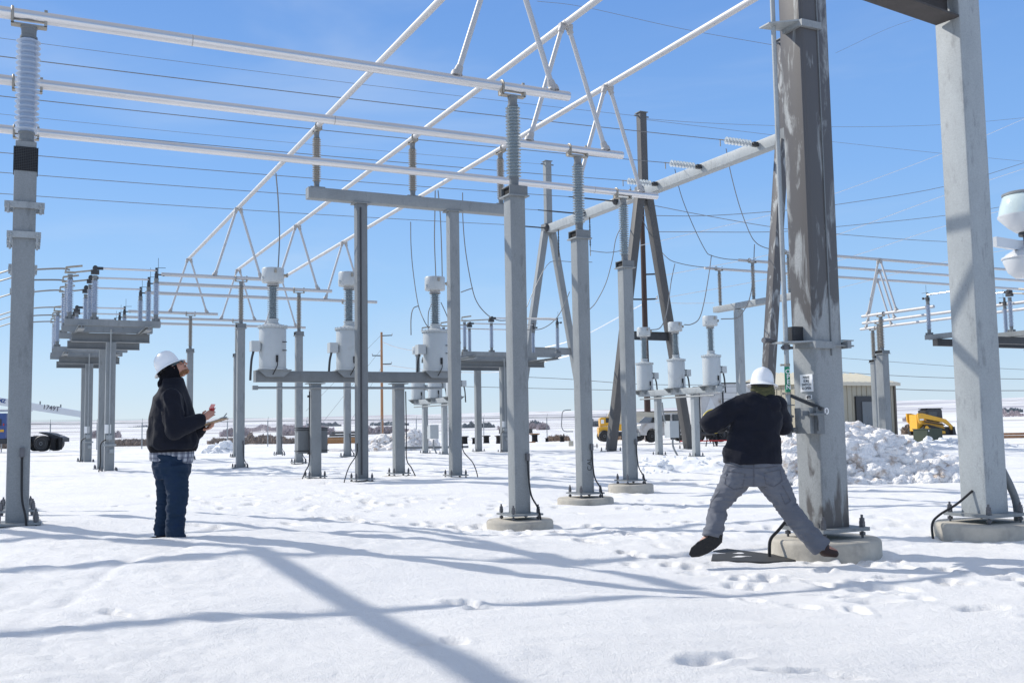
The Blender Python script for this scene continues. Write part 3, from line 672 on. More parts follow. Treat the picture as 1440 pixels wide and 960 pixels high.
# ---------------- current transformers
def ct_parts(s=1.0):
    """returns dict of meshes; local x: terminal side"""
    tank = MB().lathe((0, 0, 0), [(.345, 0), (.345, .03), (.315, .04), (.315, .95), (.30, .99), (.345, 1.0), (.345, 1.03), (.30, 1.05), (.13, 1.10)], 36)
    fl = MB()
    for i in range(20):
        a = 2 * math.pi * i / 20; fl.tube((.335 * math.cos(a), .335 * math.sin(a), .98), (.335 * math.cos(a), .335 * math.sin(a), 1.055), .014, 6, smooth=False)
    head = MB().lathe((0, 0, 0), [(.19, 0), (.255, .012), (.26, .02), (.26, .335), (.252, .348), (.10, .356), (0, .358)], 32).tube((-.28, -.06, .10), (-.2, -.06, .10), .05, 12)
    return tank, fl, head
def ct(loc, base_z, label, group, rotz=None, box_side=-1, simple=False):
    tank, fl, head = ct_parts(); t = thing('current_transformer', label, 'transformer', loc, rotz, group)
    tk = add('tank', cached('ct_tank', lambda: tank.mesh('tank', M['paint'])), t); add('flange_bolts', cached('ct_fl', lambda: fl.mesh('flange_bolts', M['paint'])), tk)
    add('insulator', insul_mesh(.78, .135, 17, 'porc'), t, (0, 0, 1.22)); add('neck', cap_mesh(.13, .12, 'paint'), t, (0, 0, 1.09)); add('neck', cap_mesh(.13, .10, 'alucast'), t, (0, 0, 2.0))
    hd = add('head', cached('ct_head', lambda: head.mesh('head', M['paint'])), t, (0, 0, 2.07))
    add('terminal', cached('ct_term', lambda: MB().box((0, -.26, .26), (.05, .06, .09)).tube((.24, 0, .2), (.34, 0, .2), .03, 10).box((.34, 0, .2), (.03, .09, .09)).mesh('terminal', M['bracket'])), hd)
    s = box_side
    bx = MB().box((s * .43, -.05, .55), (.20, .24, .24)).box((s * .335, -.05, .55), (.06, .14, .14))
    part(bx, 'junction_box', M['paint'], t)
    part(MB().wire([(s * .46, -.05, .43), (s * .5, -.05, .25), (s * .52, -.05, .0), (s * .53, -.05, -.25)], .028, 8), 'conduit', M['darkmetal'], t)
    part(MB().box((.03, -.33, .25), (.05, .04, .16)).wire([(.03, -.34, .2), (.03, -.37, .1), (-.02, -.36, -.02), (-.06, -.30, -.12)], .012, 6).box((.22, -.27, .65), (.1, .03, .02)).box((.22, -.27, .45), (.1, .03, .02)), 'gauge_and_lead', M['black'], t)
    part(MB().prism([(-.4, 0), (.4, 0), (.2, -.17), (-.2, -.17)], (0, .26, -.005), (1, 0, 0), Z, (0, 1, 0), .02).prism([(-.4, 0), (.4, 0), (.2, -.17), (-.2, -.17)], (0, -.26, -.005), (1, 0, 0), Z, (0, 1, 0), .02).box((0, 0, -.012), (.76, .62, .02)), 'saddle', M['galv'], t)
    return t
def ct_stand_A():
    zt = 1.42     # top of beam above the camera
    cs = PZ(443, 528, 1.30); b = b_of(cs); base = -1.10
    q = [a_of(PY(px, 528, 1)) for px in (0,)]
    def a_at(px, z=1.3):
        best = min(np.arange(-30, 10, .01), key=lambda s: abs(proj(AB(s, b, z))[0] - px)); return best
    a1, a2 = a_at(443, .5), a_at(560, .5); c = AB((a1 + a2) / 2, b)
    t = thing('transformer_stand', 'low grey steel beam on two posts carrying three tall transformers', 'equipment stand', (c.x, c.y, base), None)
    am = (a1 + a2) / 2; ax0, ax1 = a_at(358) - am, a_at(627) - am; H = zt - base
    part(MB().rsq((ax0, 0, H - .15), (ax1, 0, H - .15), .26, .30, .015), 'cross_beam', M['galv_dull'], t)
    for k, a in enumerate((a1 - am, a2 - am)):
        column(t, .01, H - .32, .25, (a, 0)); base_plate(t, 0, .47, loc=(a, 0)); part(MB().box((a, 0, H - .311), (.42, .34, .02)), 'top_plate', M['galv'], t)
        footing(c + AX * a, .44, base - .07, ['round grey pier under the left post of the transformer beam', 'round grey pier under the right post of the transformer beam'][k])
    part(MB().tube((ax0 - .02, -.16, H - .42), (ax1 - .2, -.16, H - .42), .03, 10).box((ax0 - .02, -.16, H - .42), (.12, .09, .10)), 'conduit', M['galv'], t)
    for a, s in ((a1 - am, -1), (a2 - am, 1)):
        part(MB().wire([(a + s * .16, -.10, H - .5), (a + s * .17, -.1, 1.), (a + s * .17, -.1, .35), (a + s * .28, -.15, .12), (a + s * .42, -.2, -.2)], .014, 6), 'down_lead', M['black'], t)
    for z_ in (.55, 1.9): part(MB().box((a1 - am - .18, -.1, z_), (.06, .06, .05)), 'lead_clip', M['black'], t)
    cab = thing('control_cabinet', 'grey metal cabinet fixed behind the left post of the transformer beam', 'cabinet', (c + AX * (a1 - am) + BX * .32 + Z * .42)[:], None)
    cab.location = (c + AX * (a1 - am) + BX * .32 + Z * (-.25))
    part(MB().box((0, 0, 0), (.72, .25, .62)), 'cabinet_body', M['galv_dull'], cab); part(MB().box((0, 0, .25), (.78, .28, .02)).box((0, 0, -.25), (.78, .28, .02)).box((0, 0, .305), (.78, .28, .025)), 'mounting_rail', M['darkmetal'], cab)
    labs = ['tall grey transformer with drum head at the left end of the steel beam', 'transformer mostly hidden behind the dark-striped frame post', 'tall grey transformer at the right end of the steel beam, beside the right frame post']
    for px, lab in zip((383, 491, 613), labs):
        a = a_at(px); p = AB(a, b, zt + .005); ct(p, 0, lab, 'three transformers on the low beam')
    return b, zt, a_at
bCT, zCT, a_ct = ct_stand_A()
def ct_stand_B(Xc_, Yc_, n, zt, base, label, labs, cabinet=True, groupname='transformers'):
    """stand running along B; (Xc_,Yc_) is the farthest transformer, next ones come nearer"""
    p0 = Vector((Xc_, Yc_, 0)); c = p0 - BX * 2.08
    t = thing('transformer_stand', label, 'equipment stand', (c.x, c.y, base), None); H = zt - base
    part(MB().rsq((0, -2.5, H - .13), (0, 2.4, H - .13), .22, .24, .015), 'cross_beam', M['galv_light'], t)
    for y in (1.25, -1.05):
        column(t, -.1, H - .27, .22, (0, y), m='galv_light'); base_plate(t, 0, .42, loc=(0, y)); part(MB().box((0, y, H - .26), (.36, .36, .02)), 'top_plate', M['galv'], t)
    part(MB().tube((-.16, -2.4, H - .34), (-.16, 2.2, H - .34), .028, 8).wire([(-.16, .75, H - .5), (-.1, .7, 1.3), (-.02, .5, 1.0)], .03, 8), 'conduit', M['galv'], t)
    if cabinet:
        cb = part(MB().box((.1, .55, .95), (.40, .35, .62)), 'control_box', M['paint'], t); part(MB().wire([(.1, .5, .6), (.1, .48, .3), (.2, .3, -.1)], .035, 8), 'conduit', M['galv'], t)
    for i in range(n):
        p = p0 - BX * (2.08 * i); o = ct((p.x, p.y, zt + .005), 0, labs[i], groupname, box_side=1)
ct_stand_B(5.09, 38.6, 3, 1.30, -1.15, 'pale grey steel beam with three transformers behind the crouching worker', ['farthest of the three transformers left of the stooping worker', 'middle of the three transformers left of the stooping worker', 'nearest of the three transformers, just above the stooping worker'], groupname='three transformers on the right beam')
ct_stand_B(-4.34, 46.0, 3, 1.30, -1.12, 'distant transformer beam seen under the right end of the low beam', ['small distant transformer seen left of the tall right-hand one', 'distant transformer hidden behind the tall right-hand one', 'distant transformer hidden behind the right frame post'], groupname='three distant transformers')
# ------------------------------------------------------------------ disconnect switches on steel stands
def switch_phase(p, label, group, rot=None, L=2.35, mk='porc_light', open_blade=False, seg=16):
    """base channel along local x, right-hand insulator at x=0, others toward -x; z=0 is underside of the channel"""
    t = thing('disconnect_switch', label, 'switch', p, rot, group)
    part(MB().box((-L / 2, 0, .10), (L + .25, .03, .18)).box((-L / 2, .10, .185), (L + .25, .20, .02)).box((-L / 2, .2, .10), (L + .25, .03, .18)), 'base_channel', M['galv'], t)
    xs = (0.0, -L * .72, -L); ih = 1.22
    for i, x in enumerate(xs):
        part(MB().tube((x, .1, .19), (x, .1, .27), .09, 12).box((x - .09, .1, .23), (.05, .16, .09)).box((x + .09, .1, .23), (.05, .16, .09)), 'pivot_base', M['galv_dull'], t)
        insulator(t, .26, .26 + ih, .105, 18, mk, (x, .1), seg=seg)
    zt = .26 + ih
    part(MB().box((0, .1, zt + .08), (.10, .12, .14)).box((0, .1, zt + .22), (.07, .05, .2)).tube((0.03, .1, zt + .12), (.2, .1, zt + .12), .022, 8).box((.2, .1, zt + .12), (.05, .08, .08)).tube((.05, .1, zt + .15), (.05, .1, zt + .62), .006, 6).tube((0, .1, zt + .32), (.26, .1, zt + .33), .008, 6), 'jaw', M['darkmetal'], t)
    part(MB().box((xs[1], .1, zt + .1), (.22, .16, .12)).tube((xs[1], .0, zt + .22), (xs[1], .2, zt + .22), .07, 12).box((xs[1] + .12, .1, zt + .22), (.2, .07, .08)), 'hinge', M['darkmetal'], t)
    part(MB().box((xs[2], .1, zt + .06), (.30, .12, .05)).tube((xs[2], .1, zt + .05), (xs[1], .1, zt + .16), .025, 8).tube((xs[2] - .12, .1, zt + .2), (xs[2] + .32, .1, zt + .27), .03, 8).tube((xs[2] - .12, .1, zt + .05), (xs[2] - .12, .1, zt + .2), .02, 6), 'terminal', M['bracket'], t)
    if open_blade: part(MB().tube((xs[1], .1, zt + .22), (xs[1] + .05, .1, zt + 2.0), .035, 10, .028), 'blade', M['alu'], t)
    else: part(MB().tube((xs[1] + .1, .1, zt + .22), (0, .1, zt + .24), .03, 10), 'blade', M['alu'], t)
    return t
def switch_stand(c, base, bsp, zch, label, clab, plabs, group, L=2.35, cols=(-1.4, 1.4), flip=False, seg=16, oblique=True):
    """c: world point under the right-hand insulator of the front phase. bsp: list of phase offsets along B."""
    t = thing('switch_stand', label, 'equipment stand', (c[0], c[1], base)); H = zch - base; bm = sum(bsp) / len(bsp)
    part(MB().box((-.25, bm, H - .11), (.16, bsp[-1] - bsp[0] + 1.0, .02)).box((-.25, bm, H - .02), (.16, bsp[-1] - bsp[0] + 1.0, .02)).box((-.25, bm, H - .065), (.02, bsp[-1] - bsp[0] + 1.0, .08)), 'long_beam', M['galv'], t)
    part(MB().box((-L + .3, bm, H - .11), (.16, bsp[-1] - bsp[0] + 1.0, .02)).box((-L + .3, bm, H - .02), (.16, bsp[-1] - bsp[0] + 1.0, .02)).box((-L + .3, bm, H - .065), (.02, bsp[-1] - bsp[0] + 1.0, .08)), 'long_beam', M['galv'], t)
    for y in cols:
        yy = bm + y
        part(MB().box((-L / 2, yy, H - .38), (L * .92, .2, .02)).box((-L / 2, yy, H - .14), (L * .92, .2, .02)).box((-L / 2, yy, H - .26), (L * .92, .02, .22)), 'cross_beam', M['galv_dull'], t)
        column(t, 0, H - .39, .27, (-L / 2, yy)); base_plate(t, 0, .5, loc=(-L / 2, yy))
    # operating shaft with handle on the front column
    y0 = bm + cols[0] - .17
    part(MB().tube((-L / 2 - .02, y0 - .02, .9), (-L / 2 - .02, y0 - .02, H - .02), .022, 8).box((-L / 2 - .02, y0, 1.0), (.16, .1, .14)).box((-L / 2, y0 + .02, .78), (.36, .06, .06)).box((-L / 2 + .05, y0, .6), (.12, .1, .12)), 'operating_shaft', M['galv_light'], t)
    part(MB().box((-L / 2 - .06, y0 + .015, 1.25), (.18, .01, .26)), 'notice_plate', M['signw'], t)
    cable(t, [(-L / 2 - .1, y0, .95), (-L / 2 - .25, y0 - .05, .8), (-L / 2 - .25, y0 - .05, .3), (-L / 2 - .3, y0 - .1, 0), (-L / 2 - .4, y0 - .2, -.2)], .018)
    for i, b in enumerate(bsp):
        p = Vector(c) + BX * (b - .1); switch_phase((p.x, p.y, zch + .004), plabs[i], group, L=L, seg=seg)
    return t
cA = AB(xl - .15, bF1[0]); off = [0, bF1[1] - bF1[0], bF1[2] - bF1[0]]
def zch_for(): return ZA - .26 - 1.22 - .13
ZCH = 3.08
switch_stand(AB(xl - .15, bF1[0]), -1.12, off, ZCH, 'raised steel platform on two posts left of the man, carrying the nearer switches', '', ['nearest pole switch on the left platform with three pale ribbed insulators', 'middle switch of the nearer left platform', 'rear switch of the nearer left platform'], 'switches on the nearer left platform')
off2 = [0, bF2[1] - bF2[0], bF2[2] - bF2[0]]
switch_stand(AB(xl - .15, bF2[0]), -1.10, off2, ZCH, 'lower and farther steel platform on two posts, behind the nearer left one', '', ['nearest switch on the farther left platform', 'middle switch of the farther left platform', 'rear switch of the farther left platform'], 'switches on the farther left platform', seg=12)
# middle distance platform with switches, behind the middle posts
c3 = PZ(783, 503, 3.08) - BX * .1
switch_stand(c3, gz(c3.x, c3.y), [0, 2.4, 4.8], 3.08, 'switch platform in the middle distance seen between the two middle posts', '', ['front switch of the middle-distance platform', 'centre switch of the middle-distance platform', 'rear switch of the middle-distance platform'], 'switches on the middle-distance platform', L=4.6, seg=12)
# right-hand platform: its channels run along B
def right_switches():
    q = PZ(1310, 478, 3.0)         # insulator foot
    base = -1.25
    t = thing('switch_stand', 'steel switch platform at the right edge behind the tall bright column', 'equipment stand', (q.x, q.y, base)); H = 3.0 - base
    part(MB().box((3.2, -1.9, H - .14), (7.2, .22, .26)), 'long_beam', M['darkmetal'], t); part(MB().box((3.2, -.5, H - .14), (7.2, .22, .26)), 'long_beam', M['darkmetal'], t)
    kb = -1.2
    for x in (5.2,):
        column(t, 0, H - .28, .34, (x, kb)); base_plate(t, 0, .6, loc=(x, kb))
    part(MB().box((5.2, -1.2, H - .3), (.34, 2.2, .04)), 'head_plate', M['galv'], t)
    for i, dx in enumerate((0.0, 2.15, 4.3)):
        p = q + AX * dx
        o = switch_phase((p.x, p.y, 3.0), ['open switch nearest the bright right-hand column, left insulator beside its edge', 'middle switch of the right-hand platform', 'right switch of the right-hand platform with its blade standing upright'][i], 'switches on the right-hand platform', rot=ALPHA - math.pi / 2 + math.pi, L=2.6, open_blade=(i == 2), mk='porc_light')
    return q
qR = right_switches()
# low pipes on the right running along B, three of them, and upper pipes along A
lows = [(1215, 445, 1306, 430.5), (1214, 454.5, 1341, 435), (1211, 463, 1341, 444.5)]
upp = [(1236, 364.7), (1237, 380.5), (1234, 393.8)]
bU = [b_of(PZ(x, y, ZB)) for x, y in upp]
ZL = 4.55; aLow = [33.15, 35.5, 37.75]; bU = [31.35, 33.65, 35.95]
for i, l in enumerate(lows):
    b0 = b_of(PZ(l[0], l[1], ZL)); b1 = b_of(PZ(l[2], l[3], ZL)) if i == 0 else b0 - (9.5 if i == 1 else 10.5)
    pipe_thing(AB(aLow[i], b0, ZL), AB(aLow[i], b1, ZL), .065, ['upper', 'middle', 'lower'][i] + ' of the three short bright pipes left of the tall bright column', 'three bright pipes at the right')
    pipe_thing(AB(a_of(PZ((995, 1042, 1085)[2 - i], (376, 365, 355)[2 - i], ZB)), bU[i], ZB), AB(a_of(PZ(1236, 380, ZB)) + 14, bU[i], ZB), .06, ['highest', 'middle', 'lowest'][i] + ' of the three high pipes between the dark column and the bright column', 'three high pipes at the right')
    ap = AB(aLow[i], bU[i], ZB); riser([AB(aLow[i], bU[i] + .8, ZL), AB(aLow[i], bU[i] - .8, ZL)], ap, .045, ['largest inverted-V strut left of the tall bright column', 'middle one of the nested inverted-V struts at the right', 'smallest of the nested inverted-V struts at the right'][i], 'nested inverted-V struts at the right', .065)
for i in range(3):
    p = AB(aLow[i], b_of(PZ((1241, 1236, 1229)[i], (441.5, 451.7, 461)[i], ZL)), 0)
    bus_post(p, -1.25, .065, 1.45, .13, 18, 'porc_brown', (.36, .30, .28)[i], ['stout grey post in front of the beige shed', 'second post hidden behind the stout post by the shed', 'third post behind the stout post by the shed'][i], 'posts under the bright pipes at the right', ZL, ax='y', plate=.6)
# beam with two insulators left of the dark column (runs along B)
def beam_T5():
    q = [PZ(1009.5, 377, ZB), PZ(1058, 366, ZB), PZ(1108, 354, ZB)]; bb = [b_of(v) for v in q]; a = a_of(q[1]); c = AB(a, bb[1])
    base = -1.2; t = thing('bus_support_stand', 'grey frame beam with two slim insulators left of the stained column', 'support frame', (c.x, c.y, base)); H = ZB - base
    zi = H - .12 - 1.55
    part(MB().rsq((0, bb[0] - bb[1] + .35, zi - .17), (0, bb[2] - bb[1] - .5, zi - .17), .26, .3, .015), 'cross_beam', M['galv_light'], t)
    for k in range(3):
        insulator(t, zi, H - .12, .10, 20, 'porc_brown', (0, bb[k] - bb[1]), seg=14); add('pipe_clamp', clamp_mesh(.06, 'x'), t, (0, bb[k] - bb[1], H - .12))
    for y in (1.05, -2.9): column(t, -.1, zi - .33, .3, (0, y), m='galv_light'); base_plate(t, 0, .5, loc=(0, y))
beam_T5()
# ------------------------------------------------------------------ dead-end gantry of three A-frames
def gantry():
    ZG = 10.35; q = [PZ(762, 322, ZG), PZ(905, 271, ZG), PZ(1111, 194, ZG)]
    a = a_of(q[1]); bs = [b_of(v) for v in q]; c = AB(a, bs[1]); base = -1.12; H = ZG - base
    t = thing('dead_end_gantry', 'tall steel gantry of three A-frames joined by one high sloping-looking beam', 'gantry', (c.x, c.y, base))
    y0, y1, y2 = bs[0] - bs[1], 0, bs[2] - bs[1]
    part(MB().rsq((0, y0 + .1, H), (0, y2 - .3, H), .42, .42, .02), 'beam', M['galv_light'], t)
    mats = ['galv', 'stained2', 'galv']
    for k, y in enumerate((y0, y1, y2)):
        hw = (2.2, 2.05, 1.6)[k]; mk = 'stained2' if k == 1 else ('stained' if k else 'galv')
        for s in (-1, 1):
            part(MB().rsq((s * .22, y, H - .15), (s * hw, y, 0.02), .36 if k else .33, .36 if k else .33, .02, side=(0, 1, 0)), 'leg', M[mk], t)
            part(MB().box((s * hw, y, 0), (.75, .6, .03)), 'base_plate', M['galv_dull'], t)
            for sx in (-1, 1):
                for sy in (-1, 1): add('anchor_bolt', bolt_mesh(1.3), t, (s * hw + sx * .32, y + sy * .25, 0))
            p = c + AX * (s * hw) + BX * y
            if k: footing(p, .62, base - .08, ['', ['wide pier under the left leg of the middle A-frame', 'wide pier under the right leg of the middle A-frame'], ['pier under the left leg of the nearest A-frame', 'pier under the right leg of the nearest A-frame']][k][(s + 1) // 2], 'piers under the A-frames')
        part(MB().box((0, y, H + .02), (.62, .5, .5)), 'apex_joint', M['galv_dull'], t)
        if k < 2: part(MB().box((0, y, H - 6.45), (2.7, .10, .38)).box((0, y - .06, H - 6.45 + .17), (2.7, .12, .02)), 'cross_brace', M['darkmetal'] if k else M['galv'], t)
        part(MB().rsq((0, y, H + .2), (0, y, H + 3.65), .34, .34, .02, side=(1, 0, 0)), 'mast', M[mk], t)
        part(MB().box((0, y, H + 3.66), (.44, .44, .03)).box((-.28, y, H + 3.5), (.2, .05, .06)).box((.28, y, H + 3.5), (.2, .05, .06)), 'mast_cap', M['galv_dull'], t)
    return c, a, bs, H + base
gC, gA, gB, gZ = gantry()
# strain insulator strings (toward -A) and their conductors
def strain(p, label, mk='glass', n=8, dark=False, d=None, group='strain strings on the high gantry beam'):
    t = thing('strain_insulator', label, 'insulator', p, 0, group); d = (-AX if d is None else d) ; d = Vector(d).normalized()
    part(MB().tube((0, 0, 0), d * .3, .03, 8).box(d * .1, (.22, .16, .16), (d, d.cross(Z), Z)), 'shackle', M['darkmetal'], t)
    mb = MB()
    if dark:
        pr = [(.02, 0)]
        for i in range(14): z = .05 + i * .075; pr += [(.02, z), (.055, z + .03), (.02, z + .05)]
        mb.lathe(d * .3, pr + [(.02, 1.15)], 10, d); e = 1.45
    else:
        for i in range(n):
            mb.lathe(d * (.32 + i * .15), [(.03, 0), (.135, .03), (.14, .06), (.06, .045), (.035, .12)], 16, d)
        e = .32 + n * .15
    part(mb, 'disc_string', M['black'] if dark else M[mk], t)
    part(MB().tube(d * e, d * (e + .25), .02, 8).tube(d * (e + .2), d * (e + .2) - Z * .25, .02, 8), 'dead_end_clamp', M['bracket'], t)
    return Vector(p) + d * (e + .2)
def beam_at(px): 
    best = min(np.arange(min(gB) - 1, max(gB) + 1, .01), key=lambda s: abs(proj(AB(gA, s, gZ))[0] - px)); return AB(gA - .25, best, gZ)
def wires(P, r, label, group=None, m='wire', cat='wire', name='overhead_wire', sub=4):
    return solo(MB().wire(P, r, 5, sub), name, M[m], label, cat, group)
def span(p, L, sag, r, label, group, d=None):
    d = -AX if d is None else d; P = [Vector(p) + Vector(d) * (L * t) - Z * (4 * sag * t * (1 - t)) for t in [i / 24 for i in range(25)]]
    return wires(P, r, label, group, sub=0)
ends_s = []
for px, lab in ((930, 'leftmost white disc string on the high gantry beam, over the middle A-frame'), (992, 'middle white disc string on the high gantry beam'), (1072, 'rightmost white disc string on the high gantry beam, beside the stained column')):
    ends_s.append(strain(beam_at(px) + Z * .05, lab))
for e, lab in zip(ends_s, ('wire ending at the leftmost white disc string', 'wire ending at the middle white disc string', 'wire ending at the rightmost white disc string, highest thick wire at upper left')):
    span(e, 62, .45, .015, lab, 'conductors crossing the sky to the left')
ds = []
for px, lab in ((775, 'lowest'), (826, 'middle'), (872, 'highest')):
    p = beam_at(px); t = thing('line_end_rod', f'dark rod end fitting, {lab} of three on the left half of the gantry beam', 'line fitting', p, 0, 'rod ends on the left half of the gantry beam')
    part(MB().tube((0, 0, 0), -AX * 1.9, .035, 8), 'rod', M['rust'], t); part(MB().ell((0, 0, .02), (.16, .16, .2)).tube(-AX * 1.9, -AX * 2.5, .025, 8), 'fitting', M['darkmetal'], t)
    span(p - AX * 2.5, 62, .45, .015, f'{lab} of the three lower thick wires crossing the sky at left', 'lower conductors crossing the sky to the left'); ds.append(p)
for k, (px, py) in enumerate(((903, 167), (762, 238))):
    p = AB(gA, gB[1 - k], gZ + 3.5); span(p, 62, .5, .009, ['thin shield wire from the middle mast to upper left', 'thin shield wire from the farther mast to the left'][k], 'thin shield wires')
# dark hanging insulators under the beam
for px, lab in ((785, 'left black rod insulator hanging under the gantry beam'), (829, 'right black rod insulator hanging under the gantry beam')):
    q = beam_at(px) - Z * .2 + AX * .25; e = strain(q, lab, dark=True, d=(0, 0, -1), group='black hanging insulators')
    if px == 785: wires([e, e - AX * .7 - Z * .25, e - AX * 1.7 - Z * 2.0, e - AX * 2.8 - Z * 4.6], .018, 'looping lead from the left black hanging insulator', 'jumper leads'); wires([e, e + AX * .9 + Z * .0, e + AX * 2.0 + Z * .05], .018, 'short lead right of the left black hanging insulator', 'jumper leads')
    else: wires([e, e + AX * 1.2, e + AX * 2.4 + Z * .4, e + AX * 2.9 + Z * 1.3], .018, 'curling lead from the right black hanging insulator', 'jumper leads')
def W(pts, r, label, group='jumper leads', m='wire', sub=6): return wires([PY(*p) for p in pts], r, label, group, m, sub=sub)
W([(949, 238, 43.5), (958, 275, 43.3), (975, 318, 43.2), (992, 352, 43.1), (1000, 359, 43), (1020, 364, 42.8), (1044, 365.5, 42.6)], .018, 'drooping lead from the middle white string down to the pipes')
W([(1021, 209, 39.3), (1028, 245, 39.8), (1040, 290, 40.4), (1054, 327, 41), (1063, 341, 41), (1075, 348, 40.8), (1092, 352, 40.6)], .018, 'drooping lead from the right white string down to the pipes')
W([(886, 262, 46.9), (893, 285, 46.5), (908, 318, 46), (925, 347, 45.5), (940, 364, 45), (955, 370, 44.8), (975, 374, 44.8), (997, 376.5, 44.7)], .018, 'drooping lead from the left white string past the dark A-frame')
W([(949, 371, 44.9), (944, 395, 43), (940, 425, 41), (936, 445, 39.6), (928, 461, 38.7), (914, 464, 38.6)], .02, 'lead dropping onto the farthest of the three right transformers')
W([(1000.5, 359, 43), (997, 385, 41), (990, 425, 39), (983, 448, 37.5), (972, 456, 36.8), (962, 456.5, 36.8)], .02, 'lead dropping onto the middle right transformer')
W([(1061, 344, 41), (1059, 390, 39), (1054, 420, 37.5), (1045, 438, 36.2), (1036, 447, 35.3), (1014, 448.5, 34.9)], .02, 'lead dropping onto the nearest right transformer')
W([(388, 244, 23.6), (391, 280, 24), (393, 330, 24.2), (391.5, 370, 24.2), (390.5, 382, 24.2)], .016, 'dark lead dropping from the left high pipe to the tall transformer head')
W([(612, 268, 25), (611.5, 300, 25.2), (611, 340, 25.6), (613, 392, 26)], .014, 'left lead dropping behind the frame to the right tall transformer head')
W([(616, 268, 25), (619, 300, 25.2), (621, 350, 25.6), (622, 393, 26)], .014, 'right lead dropping behind the frame to the right tall transformer head')
W([(577.5, 312, 47), (578, 345, 47), (581, 382, 47), (588, 428, 46.5), (597, 452, 46), (604, 462, 46)], .022, 'long hanging lead left of the right tall transformer')
W([(588.5, 430, 46.5), (581, 434, 46.3), (578, 448, 46.2), (578, 471, 46)], .025, 'curved lead onto the small distant transformer')
W([(607, 427, 46), (602.5, 440, 46), (602, 464, 46)], .022, 'curved lead beside the right tall transformer insulator')
W([(620, 425, 46), (626, 438, 46), (633, 455, 46)], .022, 'lead behind the right tall transformer insulator')
W([(650.5, 271, 46), (651, 310, 46), (655, 355, 46), (664, 405, 46), (672, 427, 46), (686, 443, 46), (700, 450, 46), (712, 450.5, 46)], .024, 'hanging lead between the right frame post and the nearest middle post')
W([(648, 411, 46), (656, 408, 46), (665, 405, 46)], .024, 'short side branch on the hanging lead')
for (px, py, Yd) in ((577.5, 312, 47), (650.5, 271, 46)): pass
W([(874, 318, 44), (866, 336, 44), (861, 365, 44), (852, 398, 44), (838, 425, 44), (828, 436, 44)], .02, 'lead hanging between the second and third middle posts')
W([(801, 410, 46), (793, 430, 46), (780, 450, 46), (762, 462, 46), (741, 463.5, 46)], .02, 'lead curving down to the middle-distance switch')
W([(782, 448, 45), (770, 447.5, 46), (741, 447.5, 48), (700, 447, 50)], .03, 'horizontal conductor over the middle-distance platform', m='alucast', sub=0)
# flexible conductors entering from the left edge to the left switches
for k, (yL, yM, yR, xR, Yd) in enumerate(((384, 379, 377.5, 86, 29.1), (395, 393.5, 393.5, 82, 31.3), (418, 410, 408, 79, 33.3), (443, 433, 432, 79, 38.2), (449.5, 443.5, 443, 78, 40.4), (459, 452.5, 452, 77, 42.5))):
    W([(-420, yL + 170, Yd + 2), (-200, yL + 68, Yd + 1), (0, yL, Yd), (25, (yL + yM) / 2, Yd), (50, yM, Yd), (xR, yR, Yd), (xR + 12, yR + 2, Yd)], .028, ['highest', 'second', 'third', 'fourth', 'fifth', 'lowest'][k] + ' of the six bowed conductors entering at the left edge', 'six conductors entering at the left edge')
